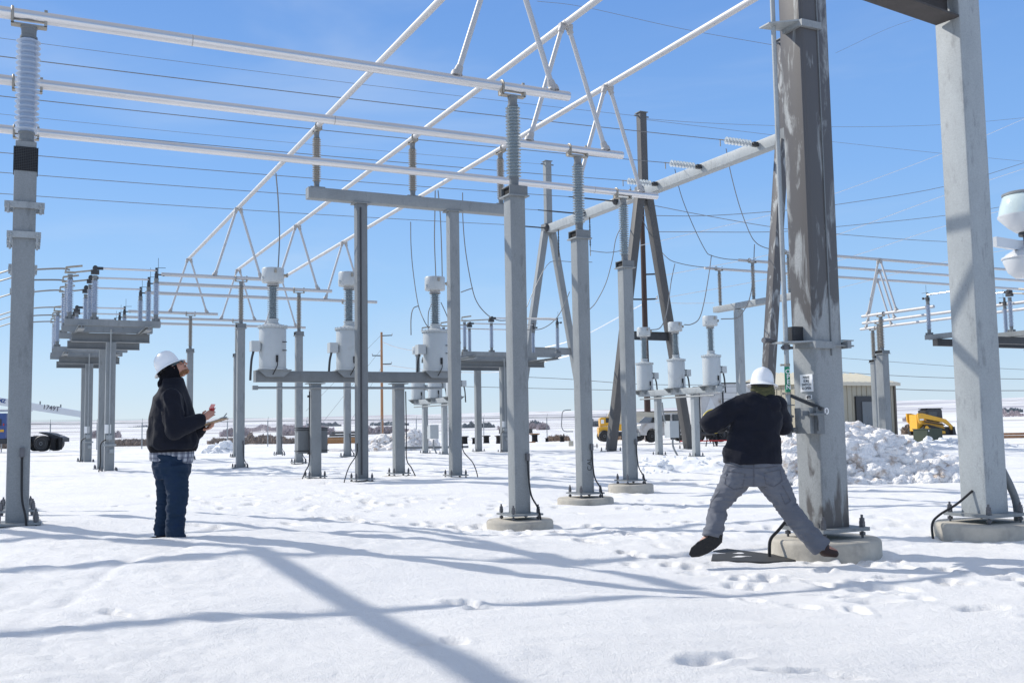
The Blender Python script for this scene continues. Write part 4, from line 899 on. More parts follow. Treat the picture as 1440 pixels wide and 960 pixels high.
# lines on the right and far lines
RW = [([(903, 167, 46), (990, 173, 50), (1095, 177, 55), (1215, 178.5, 60), (1335, 175, 66), (1450, 165, 72)], .011, 'wire', 'thin wire from the middle mast toward the upper right'),
      ([(903, 168, 46), (1095, 191, 50), (1175, 200, 55), (1325, 216, 60), (1450, 228, 65)], .010, 'wire', 'second thin wire from the middle mast sloping down to the right'),
      ([(919, 289, 46), (991, 303, 50), (1091, 320, 54), (1175, 329, 58), (1335, 340, 64), (1450, 338, 70)], .018, 'wire', 'dark wire sloping down from the gantry behind the stained column'),
      ([(904, 303, 50), (991, 303.5, 53), (1091, 297, 56), (1175, 288, 60), (1330, 262, 66), (1450, 226, 72)], .018, 'wire', 'dark wire rising to the right edge, upper one'),
      ([(922, 326, 50), (1090, 326, 56), (1175, 319, 60), (1330, 303, 66), (1450, 284, 72)], .018, 'wire', 'dark wire rising to the right edge, lower one'),
      ([(897, 346, 60), (1000, 322, 62), (1091, 300, 64), (1175, 272, 66), (1325, 216, 70), (1450, 163, 74)], .016, 'wire_white', 'upper bright wire rising to the right edge'),
      ([(935, 387, 62), (1087, 357, 64), (1175, 331, 66), (1330, 274, 70), (1450, 234, 74)], .02, 'wire_white', 'middle bright twisted wire rising behind the columns'),
      ([(922, 421, 62), (1085, 391, 64), (1200, 360, 66), (1325, 319, 70), (1450, 285, 74)], .02, 'wire_white', 'lower bright twisted wire rising behind the columns'),
      ([(922, 425, 62), (960, 426.5, 62), (1004, 426, 62)], .02, 'wire_white', 'short level bright wire left of the frame beam'),
      ([(1110, 421, 64), (1200, 400, 66), (1330, 368, 70), (1450, 345, 74)], .018, 'wire_white', 'bright twisted wire behind the high right-hand pipes'),
      ([(1175, 75, 80), (1250, 40, 84), (1310, 20, 88)], .012, 'wire', 'faint thin wire beside the top of the stained column'),
      ([(755, 2, 50), (820, 10, 50), (960, 41, 50), (1095, 65, 50)], .012, 'wire', 'thin wire crossing the top near the middle'),
      ([(535, 480, 130), (565, 490, 130), (620, 497, 130), (700, 498, 130), (800, 480, 120), (905, 427, 100)], .05, 'wire_white', 'upper sagging bright wire from the wooden pole'),
      ([(535, 512, 130), (600, 520, 130), (700, 523, 130), (800, 500, 120)], .05, 'wire_white', 'lower sagging bright wire from the wooden pole'),
      ([(740, 530, 140), (800, 533, 140), (900, 540, 140), (1000, 541, 140), (1040, 541, 140)], .04, 'wire', 'far level wire behind the middle posts, upper'),
      ([(640, 543, 140), (800, 547, 140), (905, 549, 140)], .04, 'wire', 'far level wire behind the middle posts, lower'),
      ([(1180, 523, 140), (1240, 527, 140), (1330, 531, 140), (1450, 533, 140)], .04, 'wire', 'far wire over the beige shed, upper'),
      ([(1180, 545, 140), (1260, 547, 140), (1330, 549, 140), (1450, 549, 140)], .05, 'wire', 'far wire over the beige shed, lower'),
      ([(1180, 503, 140), (1330, 514, 140), (1450, 520, 140)], .03, 'wire', 'faintest far wire over the shed')]
for pts, r, m_, lab in RW: W(pts, r, lab, 'overhead lines behind the yard', m_)
for (x0, y0, x1, y1, lab) in ((537, 470, 430, 578, 'long faint guy wire left of the wooden pole'), (537, 490, 455, 592, 'middle guy wire left of the wooden pole'), (537, 515, 490, 598, 'short guy wire left of the wooden pole')):
    W([(x0, y0, 120), (x1, y1, 120)], .018, lab, 'guy wires', sub=0)
# poles
def pole(px, pyb, pyt, Y, r, m_, label, arms=()):
    top = PY(px, pyt, Y); bz = gz(top.x, top.y) - .3
    t = thing('utility_pole', label, 'pole', (top.x, top.y, bz), 0)
    h = top.z - bz; part(MB().tube((0, 0, 0), (0, 0, h), r, 14, r * .72), 'pole', M[m_], t)
    for (dx, py) in arms:
        z = PY(px, py, Y).z - bz; part(MB().bar((0, 0, z), (dx, .2, z + .05), .09, .12), 'arm', M['darkmetal'], t); part(MB().lathe((dx, .2, z + .05), [(.03, 0), (.08, .05), (.05, .12), (.08, .16), (.04, .26)], 10), 'pin_insulator', M['glass'], t)
pole(536.5, 612, 467, 125, .19, 'wood', 'brown wooden utility pole standing far behind the low transformer beam', [(1.3, 472), (-1.2, 500), (1.2, 512)])
pole(902.5, 640, 292, 76, .25, 'wood_dark', 'dark wooden pole right behind the middle A-frame', [(1.0, 386), (1.0, 421), (-.9, 421)])
# off-frame steel frame at the left whose beams throw the broad shadows on the snow
def offframe():
    Hh = 6.5; k = Hh / math.tan(R(SUN_EL)); sh = Vector((SUN.x, SUN.y, 0)).normalized() * k
    g = -1.12
    s = [(PZ(375, 786, g), PZ(700, 962, g)), (PZ(535, 732, g), PZ(940, 798, g))]
    o = s[0][0] + sh; t = thing('steel_gantry', 'galvanized overhead frame standing out of view to the left, casting the broad shadows', 'gantry', (o.x, o.y, g), 0)
    for k_, (p, q) in enumerate(s):
        a = p + sh - o; b = q + sh - o; a.z = Hh; b.z = Hh; d = (b - a).normalized()
        part(MB().rsq(a, a + d * (9.0 if k_ == 0 else 5.2), .14 if k_ == 0 else .14, .14, .02), 'beam', M['galv'], t)
        part(MB().rsq((a.x, a.y, -.3), (a.x, a.y, Hh - .14), .18, .18, .02, side=(1, 0, 0)), 'post', M['galv'], t)
offframe()
# ------------------------------------------------------------------ the two big columns at the right, their beam, and the switch operator
def big_columns():
    base = PY(1160, 745, 10.07).z; D = PY(1159.6, 742, 10.07); Rr = PY(1385, 722, 11.6)
    # level both base plates on the same beam line
    t = thing('gantry_column', 'stained grey-brown square steel column the worker operates, wet at its foot', 'steel column', (D.x, D.y, D.z)); zb = 4.68 - D.z
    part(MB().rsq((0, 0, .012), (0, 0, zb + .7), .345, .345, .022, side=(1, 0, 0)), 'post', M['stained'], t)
    part(MB().box((.02, -.178, (zb) / 2 + 1.2), (.012, .012, zb - 1.0)), 'weld_seam', M['galv_dull'], t)
    base_plate(t, 0, .60, .035, bs=1.05); footing(D, .53, D.z - .09, 'broad round concrete pier under the stained column, behind the stooping worker\'s foot', 'broad piers at the right')
    cable(t, [(-.30, .05, .22), (-.38, .08, .12), (-.50, .10, .0), (-.60, .10, -.08), (-.63, .09, -.2), (-.63, .09, -.5)], .016)
    t2 = thing('gantry_column', 'tall bright grey square steel column near the right edge, shadow stripes across it', 'steel column', (Rr.x, Rr.y, Rr.z)); zb2 = 4.68 - Rr.z
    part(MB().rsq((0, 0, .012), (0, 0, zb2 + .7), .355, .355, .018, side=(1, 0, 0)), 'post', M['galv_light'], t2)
    for z_, h_ in ((2.35, .03), (2.1, .06), (1.95, .05)):
        pass
    base_plate(t2, 0, .62, .035, bs=1.05); footing(Rr, .55, Rr.z - .09, 'round tan concrete pier under the bright right column', 'broad piers at the right')
    cable(t2, [(-.18, .0, .27), (-.33, .1, .12), (-.5, .2, .0), (-.6, .22, -.1), (-.62, .2, -.3)], .014)
    part(MB().wire([(.2, -.10, .5), (.30, -.12, .3), (.36, -.14, .1), (.37, -.14, -.2)], .045, 10), 'drain_hose', M['galv_dull'], t2)
    part(MB().box((.185, .02, 1.1), (.02, .08, .5)), 'side_strip', M['darkmetal'], t2)
    # beam along A joining them above the frame edge
    b = thing('overhead_beam', 'dark brown underside of a steel beam meeting the bright column at the top edge', 'steel beam', (D.x, D.y, 4.68)); LL = (Rr - D).dot(AX)
    dd = (Rr - D); ang = math.atan2(dd.y, dd.x); b.rotation_euler = (0, 0, ang); LL = Vector((dd.x, dd.y)).length
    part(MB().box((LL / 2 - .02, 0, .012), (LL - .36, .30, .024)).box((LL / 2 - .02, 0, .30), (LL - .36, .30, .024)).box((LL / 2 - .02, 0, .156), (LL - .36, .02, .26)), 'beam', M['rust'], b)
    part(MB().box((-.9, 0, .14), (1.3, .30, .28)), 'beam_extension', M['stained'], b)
    return D, Rr, base
DC, RC, _ = big_columns()
def operator_gear():
    """vertical operating pipe with brackets, OPEN tape, handle bracket (all bolted to the stained column)"""
    t = thing('switch_operator', 'vertical operating pipe with green OPEN tape and handle bracket on the stained column', 'switch handle', (DC.x, DC.y, DC.z)); w = .1725
    x0, y0 = -w - .12, -.08
    # find local x,y of the pipe from the picture
    P = PY(1110, 600, DC.y - .10); d = P - DC; x0 = d.dot(AX); y0 = d.dot(BX)
    zt = 4.9 - DC.z; zb = PY(1111, 614, DC.y).z - DC.z
    part(MB().tube((x0, y0, zb), (x0, y0, zt), .024, 18), 'operating_pipe', M['galv_light'], t)
    zO0 = PY(1110, 552, DC.y).z - DC.z; zO1 = PY(1110, 516.5, DC.y).z - DC.z
    tp = part(MB().tube((x0, y0, zO0), (x0, y0, zO1), .0262, 18, cap=False), 'green_tape', M['green'], t)
    n = Vector((math.sin(-ALPHA) , -math.cos(ALPHA), 0)); n = Vector((AX.y * 0 , 0, 0))
    # facing the camera in local frame
    toc = Vector((-AX.dot(Vector((0, 1, 0))), -BX.dot(Vector((0, 1, 0))), 0)).normalized(); right = Z.cross(toc) * -1; right = Vector((AX.dot(Vector((1, 0, 0))), BX.dot(Vector((1, 0, 0))), 0))
    for i, ch in enumerate('OPEN'):
        z = zO1 - (i + .95) * (zO1 - zO0) / 4.9; place_text(ch, .062, M['signw'], tp, Vector((x0, y0, z)) + toc * .028, right, Z, bold=.001)
    for z in (zO1 + .02, zO0 - .01): part(MB().tube((x0, y0, z - .012), (x0, y0, z + .012), .031, 16).tube(Vector((x0, y0, z)), Vector((x0, y0, z)) - right * .055, .008, 6).box(Vector((x0, y0, z)) - right * .055, (.02, .02, .02)), 'hose_clamp', M['bracket'], t)
    # upper guide bracket
    for py, up in ((42, 1), (483, 0)):
        z = PY(1100, py, DC.y).z - DC.z
        part(MB().prism([(x0 - .1, y0 - .05), (x0 - .1, y0 + .1), (-w + .12, .10), (-w + .12, -.19), (-w - .02, -.19)], (0, 0, z), (1, 0, 0), (0, 1, 0), Z, .014), 'guide_plate', M['galv_light'], t)
        part(MB().box((-w - .02, -.05, z - .03), (.04, .26, .05)).box((-w / 2, -w - .02, z - .035), (.26, .04, .07)), 'angle_bracket', M['galv'], t)
        if not up:
            part(MB().tube((-w - .03, -w - .03, z - .04), (w + .12, -w - .03, z - .04), .009, 8).tube((-w - .03, w + .03, z - .04), (w + .12, w + .03, z - .04), .009, 8).box((w + .04, -.02, z - .03), (.05, .42, .07)).box((w + .1, -.13, z + .02), (.14, .06, .01)), 'clamp_rods', M['galv'], t)
            part(MB().tube((x0, y0, z - .07), (x0, y0, z - .02), .04, 14).tube((x0 - .2, y0 + .1, z + .03), (x0 - .05, y0 + .12, z + .02), .028, 10).tube((x0 - .06, y0, z - .05), (x0 + .08, y0, z - .05), .014, 8), 'bearing', M['steel_bolt'], t)
            part(MB().box((-w - .02, .05, z + .09), (.2, .1, .14)), 'bearing_housing', M['darkmetal'], t)
    # handle bracket on the -A / front corner
    zc = PY(1125, 590, DC.y).z - DC.z
    part(MB().box((-w - .06, -.07, zc - .01), (.12, .21, .25)), 'bracket_block', M['galv'], t)
    part(MB().box((-w - .02, -w - .02, zc - .01), (.10, .04, .26)).box((-w - .10, -w + .02, zc + .06), (.20, .02, .05)).box((-w - .06, -w - .05, zc + .05), (.16, .06, .02)).prism([(0, 0), (.09, 0), (.07, -.06), (.055, -.16), (.02, -.16), (.02, -.05)], (-w - .09, -w - .06, zc + .05), (1, 0, 0), Z, (0, 1, 0), .02), 'lock_bracket', M['galv_dull'], t)
    part(MB().bar(Vector((x0 + .03, y0, zO0 - .03)), Vector((-w - .01, -w - .06, zc + .10)), .05, .03), 'lever_arm', M['darkmetal'], t)
    part(MB().tube((x0, y0, zc + .14), (x0, y0, zc + .15), .06, 14).tube((x0, y0, zc - .02), (x0, y0, zc + .05), .034, 14).box((x0 - .12, y0 + .02, zc + .035), (.36, .05, .02)).box((x0 - .11, y0 - .01, zc - .1), (.20, .07, .09)).tube((x0 + .02, y0 - .06, zc - .1), (x0 + .02, y0 - .02, zc - .1), .02, 8).box((x0 + .05, y0, zc - .1), (.08, .05, .05)), 'pivot', M['galv_dull'], t)
    lk = MB(); c = Vector((-w + .03, -w - .075, zc + .08)); lk.wire([c + right * (.016 * math.cos(a)) + Z * (.028 * math.sin(a)) for a in np.linspace(0, 6.283, 15)], .006, 6, 0); part(lk, 'padlock', M['signw'], t)
    # handle bar running to the worker's hands
    part(MB().tube((x0 - .02, y0 - .02, zc - .1), Vector((x0, y0, zc - .1)) - right * .22 - toc * -.05, .017, 12), 'handle_socket', M['galv_dull'], t)
    # notices on the left face
    s = thing('notice_sign', 'white notice with black capitals on the stained column', 'sign', (DC.x, DC.y, DC.z)); zs = PY(1132, 539, DC.y).z - DC.z
    part(MB().box((-w - .006, -.028, zs), (.008, .175, .172)), 'sign_plate', M['signw'], s)
    for i, wd in enumerate(('MAKE', 'SURE', 'SWITCH', 'IS OPEN')):
        place_text(wd, .036, M['ink'], s, (-w - .0115, -.028, zs + .055 - i * .036), (0, -1, 0), Z)
    s2 = thing('sticker', 'small white sticker with black marks below the notice', 'label', (DC.x, DC.y, DC.z)); zs2 = PY(1134, 558.5, DC.y).z - DC.z
    part(MB().box((-w - .004, -.05, zs2), (.005, .085, .042)), 'sticker_plate', M['signw'], s2); place_text('#35', .040, M['ink'], s2, (-w - .0085, -.05, zs2), (0, -1, 0), Z, bold=.001)
operator_gear()
# ------------------------------------------------------------------ yard lamps at the right edge
def lamps():
    for k, (px, py, s, lab) in enumerate(((1440, 302, 1.0, 'clear jar-shaped yard lamp held by an arm at the right edge, upper one'), (1442, 371, .62, 'white plastic lower lamp at the right edge below the clear one'))):
        p = PY(px, py, 12.2); t = thing('yard_lamp', lab, 'lamp', p, 0, 'yard lamps at the right edge')
        if k == 0:
            gm = bpy.data.materials.get('lamp_glass') or mat('lamp_glass', (.60, .70, .70), .12, 0, .08, 6, coat=.5)
            part(MB().lathe((0, 0, 0), [(.235, .04), (.292, -.02), (.295, .0), (.27, .12), (.24, .22), (.225, .24)], 36), 'glass_shade', gm, t)
            part(MB().lathe((0, 0, 0), [(.10, -.22), (.19, -.15), (.30, -.03), (.302, -.01), (.28, -.01)], 36), 'reflector_skirt', M['white'], t)
            part(MB().lathe((0, 0, 0), [(.225, .235), (.24, .24), (.24, .265), (.2, .28), (0, .285)], 36), 'top_rim', M['galv'], t)
            part(MB().tube((0.06, 0, -.42), (0.06, 0, -.2), .08, 16).tube((.06, 0, -.26), (.06, 0, -.21), .13, 16), 'lamp_socket', M['darkmetal'], t)
        else:
            part(MB().lathe((0, 0, 0), [(.0, -.18), (.12, -.17), (.2, -.10), (.25, .03), (.255, .07), (.22, .12), (.12, .18), (0, .19)], 28), 'housing', M['white'], t)
            for a in range(0, 360, 30): pass
            part(MB().lathe((0, 0, 0), [(.265, .06), (.27, .07), (.265, .085), (.24, .09)], 28), 'rim', M['white'], t)
        part(MB().bar(PY(1399, 340, 11.9) - p, PY(1437, 346, 12.2) - p, .05, .12) if k == 0 else MB().bar((0, 0, .15), PY(1438, 345, 12.2) - p, .04, .04), 'arm', M['white'], t)
lamps()
# ------------------------------------------------------------------ snow piles
def snow_pile(px0, px1, pyb, Yc_, H, label, n=260, dep=2.2, dirty=True, seed=1, name='snow_pile', big=.28, skew=1.0):
    rnd = random.Random(seed); a = PY(px0, pyb, Yc_); b = PY(px1, pyb, Yc_); g = a.z; mb = MB(); mb.sharp = False; Wd = b.x - a.x
    def top(u, v):
        u = min(max(u, 0), 1) ** skew
        e = math.sin(min(max(u, 0), 1) * math.pi) ** .6 * math.cos(v * math.pi / 2) ** .8 if 0 < u < 1 and abs(v) < 1 else 0
        return H * e * (.78 + .3 * noise.noise(Vector((u * 5 + seed, v * 2, 0))))
    nx, ny = max(30, int(Wd / .07)), 34; o = len(mb.v); nx = min(nx, 130); vs = []
    for i in range(nx + 1):
        for j in range(ny + 1):
            u = i / nx; v = j / ny * 2 - 1; x = a.x + Wd * u; y = Yc_ + dep * v
            g = gz(x, y) if (j % 6 == 0) else g; h = top(u, v); q = Vector((x * 3.2, y * 3.2, h * 3)); h += .16 * H * max(-.4, noise.fractal(q, 1.0, 2.1, 5)) * min(1, h / (.25 * H)) - .06
            vs.append((x + .06 * noise.noise(q * 1.7), y + .06 * noise.noise(q * 1.7 + Vector((9, 9, 9))), g + h))
    fs = [(i * (ny + 1) + j, (i + 1) * (ny + 1) + j, (i + 1) * (ny + 1) + j + 1, i * (ny + 1) + j + 1) for i in range(nx) for j in range(ny)]
    mb.add(vs, fs, True)
    for k in range(n):
        u = rnd.random(); v = rnd.uniform(-1, .6); h = top(u, v)
        s = rnd.random() ** 2.6 * big + .035
        if rnd.random() < .25: v = rnd.uniform(-1.15, -.9); h = 0; s *= .6
        xx = a.x + Wd * (u * 1.06 - .03); c = Vector((xx, Yc_ + dep * v, gz(xx, Yc_ + dep * v) + h + s * .1)); sub = []
        m2 = MB(); m2.ell(c, (s * rnd.uniform(.8, 1.4), s * rnd.uniform(.8, 1.2), s * rnd.uniform(.6, 1.0)), None, 20, 14)
        m2.v = [tuple(Vector(q) + (Vector(q) - c) * (.50 * noise.noise(Vector(q) * (1.3 / s) + Vector((k, 0, 0))) + .22 * noise.noise(Vector(q) * (3.2 / s)))) for q in m2.v]
        mb.add(m2.v, m2.f, True)
    return solo(mb, name, M['snow_dirty'] if dirty else M['snow_clean'], label, 'snow pile')
M['snow_dirty'] = mat('dirty_lumpy_snow', (.90, .885, .87), .7, 0, .05, 3, .05, 16, .2, col2=(.50, .41, .34), thr=(.51, .70), m2scale=3.4)
M['snow_clean'] = mat('clean_lumpy_snow', (.86, .87, .88), .7, 0, .03, 3, .02, 9, .2)
snow_pile(1100, 1325, 658, 22.0, 1.28, 'big lumpy dirty snow heap between the two big columns', 1500, 1.7, True, 3, big=.22, skew=.55)
snow_pile(1060, 1150, 652, 24.0, 1.15, 'end of the lumpy snow heap seen between the worker and the stained column', 260, 1.2, True, 8, big=.24)
snow_pile(885, 1065, 646, 27.0, .40, 'long low snow bank behind the stooping worker', 60, 1.8, False, 5, big=.05)
snow_pile(1258, 1420, 627, 42, .45, 'farther snow ridge in front of the loader', 60, 2.5, False, 12, big=.14)
snow_pile(520, 612, 629, 55, 1.1, 'small grey rubble-like snow heap behind the low transformer beam', 120, 1.8, True, 9, big=.42)
snow_pile(292, 334, 628, 55, .6, 'tiny snow heap between the man and the first far post', 40, 1., False, 10, big=.3)
# ------------------------------------------------------------------ beige shed
def shed():
    c = Vector((17.9, 62, 0)); base = -1.45; t = thing('metal_shed', 'beige ribbed metal shed with pale roof behind the snow heap', 'shed', (c.x, c.y, base)); H = 2.32 - base; La, Lb = 7.7, 6.2
    part(MB().box((La / 2, Lb / 2, H / 2), (La, Lb, H)), 'wall', M['siding'], t)
    rb = MB()
    for x in np.arange(.3, La, .42): rb.box((x, -.02, H / 2), (.06, .05, H))
    for y in np.arange(.3, Lb, .42): rb.box((-.02, y, H / 2), (.05, .06, H))
    part(rb, 'wall_ribs', M['siding'], t)
    part(MB().prism([(-.25, 0), (Lb + .25, 0), (Lb + .25, .12), (Lb / 2, .85), (-.25, .12)], (La / 2, 0, H + .004), (0, 1, 0), Z, (1, 0, 0), La + .5), 'roof', M['roofing'], t)
    rr = MB()
    for x in np.arange(0, La + .3, .5): rr.bar((x, -.22, H + .14), (x, Lb / 2, H + .88), .05, .05)
    part(rr, 'roof_ribs', M['roofing'], t)
    part(MB().box((La / 2, -.27, H + .0), (La + .6, .10, .20)), 'gutter', M['cream'], t)
    part(MB().box((5.0, -.06, 1.5), (1.5, .14, 3.0)), 'door_frame', M['darkmetal'], t); part(MB().box((5.25, -.15, 1.35), (1.05, .05, 2.6)), 'door', M['galv_dull'], t)
    part(MB().box((La + .03, -.03, H / 2), (.14, .14, H)), 'corner_trim', M['siding_trim'], t)
shed()
# ------------------------------------------------------------------ fence along the back
def fence(a0, a1, b, z, label, gap=3.05):
    n = int((a1 - a0) / gap); o = AB(a0, b); bz = z
    t = thing('chain_link_fence', label, 'fence', (o.x, o.y, bz))
    ws = MB(); pm = cached('fpost', lambda: MB().tube((0, 0, -.4), (0, 0, 1.86), .04, 8).tube((0, 0, 1.86), (0, -.18, 2.15), .015, 6).mesh('fence_post', M['galv_light']))
    L = n * gap
    for i in range(n + 1): add('fence_post', pm, t, (i * gap, 0, 0))
    part(MB().tube((0, 0, 1.84), (L, 0, 1.84), .03, 8), 'top_rail', M['galv'], t)
    for k in range(3): ws.tube((0, -.05 * (k + 1), 1.92 + .08 * k), (L, -.05 * (k + 1), 1.92 + .08 * k), .006, 4)
    part(ws, 'barbed_wire', M['galv_dull'], t)
    m = bpy.data.materials.get('chain_link')
    if not m:
        m = bpy.data.materials.new('chain_link'); m.use_nodes = True; nt = m.node_tree; N = nt.nodes; Lk = nt.links; bs = N['Principled BSDF']; bs.inputs['Base Color'].default_value = (.45, .46, .47, 1)
        tc = N.new('ShaderNodeTexCoord'); sx = N.new('ShaderNodeSeparateXYZ'); Lk.new(tc.outputs['Object'], sx.inputs[0]); outs = []
        for op in ('ADD', 'SUBTRACT'):
            q = N.new('ShaderNodeMath'); q.operation = op; Lk.new(sx.outputs['X'], q.inputs[0]); Lk.new(sx.outputs['Z'], q.inputs[1])
            s = N.new('ShaderNodeMath'); s.operation = 'PINGPONG'; s.inputs[1].default_value = .035; Lk.new(q.outputs[0], s.inputs[0])
            g = N.new('ShaderNodeMath'); g.operation = 'LESS_THAN'; g.inputs[1].default_value = .0022; Lk.new(s.outputs[0], g.inputs[0]); outs.append(g.outputs[0])
        mx = N.new('ShaderNodeMath'); mx.operation = 'MAXIMUM'; Lk.new(outs[0], mx.inputs[0]); Lk.new(outs[1], mx.inputs[1]); Lk.new(mx.outputs[0], bs.inputs['Alpha'])
    part(MB().add([(0, 0, .05), (L, 0, .05), (L, 0, 1.84), (0, 0, 1.84)], [(0, 1, 2, 3)]), 'mesh_panel', m, t)
fence(-62, 52, b_of(PY(351, 620, 77)), -1.1, 'long chain-link fence with posts and top rail along the back of the yard')
# brush, thickets and far woods
def tufts(rects, m_, label, n, s, name, kind='stuff', seed=1, up=1.0):
    rnd = random.Random(seed); mb = MB(); vs = []; fs = []
    for (px0, px1, Y, h, dep, wgt) in rects:
        for k in range(int(n * wgt)):
            u = rnd.random(); Yq = Y + rnd.uniform(-dep, dep); p = PY(px0 + (px1 - px0) * u, 600, Yq); g = gz(p.x, p.y) + (GH(p.x, p.y) if Y > 150 else 0)
            hh = h * (.55 + .45 * noise.noise(Vector((u * 9, Y, seed)))) * (math.sin(max(.03, min(.97, u)) * math.pi) ** .3)
            z = g + hh * rnd.random() ** .8; ss = s * rnd.uniform(.5, 1.4)
            c = Vector((p.x, Yq, z)); d = Vector((rnd.gauss(0, 1), rnd.gauss(0, 1), rnd.gauss(0, 1) + up * 2)).normalized() * ss; e = d.cross(Vector((rnd.random(), rnd.random(), rnd.random()))).normalized() * ss * .22
            o = len(vs); vs += [c - d - e, c - d * .2 + e, c + d, c - d * .1 - e * 1.3]; fs.append((o, o + 1, o + 2, o + 3))
    mb.add(vs, fs); return solo(mb, name, M[m_], label, None, None, kind)
def GH(x, y):
    r = math.hypot(x, y); px = math.degrees(math.atan2(x, y)); el = float(np.interp(px, [-180, -27, 0, 22, 27, 180], [.009, .0095, .0115, .0160, .0165, .012])); k = min(1, max(0, (r - 260) / 4200)); k = k * k * (3 - 2 * k) * .55 + k * .45
    return k * el * 4500
tufts([(148, 216, 92, .9, 5, 1), (292, 345, 92, .8, 5, .8), (330, 408, 95, 1.2, 5, 1.2), (405, 432, 95, .5, 4, .3), (-30, 20, 90, .9, 5, .6), (860, 905, 90, .8, 4, .3), (770, 800, 88, .6, 4, .3), (1268, 1290, 90, 1.2, 3, .3)], 'brush', 'low brown dry brush behind the fence', 3800, .22, 'dry_brush', seed=2)
tufts([(310, 350, 240, 3.0, 10, .7), (390, 470, 250, 2.6, 12, 1.2), (330, 470, 420, 4, 14, 1.1), (506, 576, 230, 2.6, 8, 1.2), (120, 170, 260, 3., 10, .6), (700, 760, 330, 3.2, 10, .7), (755, 772, 300, 3, 6, .3), (1270, 1310, 330, 3, 10, .5), (1385, 1440, 400, 4, 12, .5)], 'thicket', 'bare purple-brown thickets on the plain beyond the fence', 4200, .5, 'bare_thicket', seed=3)
tufts([(650, 695, 400, 3.2, 10, .8), (738, 762, 380, 3.6, 6, .5), (820, 846, 360, 3.2, 6, .5), (430, 480, 700, 5, 14, .5), (180, 300, 900, 5, 20, .8), (520, 575, 700, 5, 10, .4), (1385, 1440, 600, 5, 10, .4)], 'ever_hazed', 'dark evergreen rows far out on the plain', 3600, .7, 'far_evergreens', seed=4, up=1.5)
# ------------------------------------------------------------------ vehicles and yard clutter far behind
def wheel(parent, x, y, r, wdt, z=None, name='wheel'):
    wl = part(MB().lathe((x, y - wdt / 2, r if z is None else z), [(r * .62, 0), (r * .9, 0), (r, wdt * .15), (r, wdt * .85), (r * .9, wdt), (r * .62, wdt)], 26, (0, 1, 0)), name, M['black'], parent)
    part(MB().lathe((x, y - wdt / 2 - .005, r if z is None else z), [(.02, .02), (r * .2, .0), (r * .35, .05), (r * .55, .03), (r * .63, .0), (r * .64, wdt * .9), (0, wdt * .95)], 20, (0, 1, 0)), 'rim', M['galv_dull'], wl); return wl
def arch(cx, r, z0, a0=180, a1=0, n=9): return [(cx + r * math.cos(R(a0 + (a1 - a0) * i / n)), z0 + r * math.sin(R(a0 + (a1 - a0) * i / n))) for i in range(n + 1)]
def pickup():
    p = PY(917, 622, 66); g = p.z; rz = R(30)
    o = Vector((p.x, p.y, g)) - Vector((math.cos(rz), math.sin(rz), 0)) * .95
    t = thing('pickup_truck', 'white muddy pickup truck parked behind the right transformers, front to the left', 'pickup truck', o, rz)
    Wd = 2.0; y = Wd / 2
    prof = [(.05, .5), (.0, .75), (.03, 1.12), (.12, 1.22), (1.5, 1.30), (1.65, 1.32), (3.9, 1.34), (5.7, 1.32), (5.75, .6), (5.2, .55)] + arch(4.7, .46, .48, 0, 180) + [(4.1, .45), (1.5, .45)] + arch(.98, .46, .48, 0, 180) + [(.4, .48)]
    part(MB().prism(prof, (0, y, 0), (1, 0, 0), Z, (0, 1, 0), Wd), 'body', M['dirtywhite'], t)
    cab = [(1.25, 1.26), (1.95, 1.86), (2.3, 1.93), (3.7, 1.92), (4.05, 1.33)]
    part(MB().prism(cab, (0, y, 0), (1, 0, 0), Z, (0, 1, 0), Wd - .28), 'cabin', M['dirtywhite'], t)
    part(MB().prism([(1.50, 1.38), (1.98, 1.79), (2.62, 1.83), (2.62, 1.38)], (0, y, 0), (1, 0, 0), Z, (0, 1, 0), Wd - .26).prism([(2.80, 1.38), (2.80, 1.83), (3.6, 1.82), (3.8, 1.38)], (0, y, 0), (1, 0, 0), Z, (0, 1, 0), Wd - .26), 'side_window', M['winglass'], t)
    part(MB().add([(1.24, .2, 1.31), (1.24, Wd - .2, 1.31), (1.90, Wd - .3, 1.84), (1.90, .3, 1.84)], [(0, 1, 2, 3)]), 'windscreen', M['winglass'], t)
    part(MB().box((-.01, y, .92), (.06, 1.1, .34)), 'grille', M['darkmetal'], t); part(MB().box((.0, y, .55), (.16, 1.9, .22)), 'bumper', M['galv_light'], t)
    for s in (.18, Wd - .18): part(MB().box((.03, s, 1.0), (.12, .34, .22)), 'headlight', M['glass'], t)
    part(MB().box((1.6, -.12, 1.42), (.12, .2, .18)), 'wing_mirror', M['darkmetal'], t)
    for x in (.98, 4.7):
        for yy in (.14, Wd - .14): wheel(t, x, yy, .41, .26)
pickup()
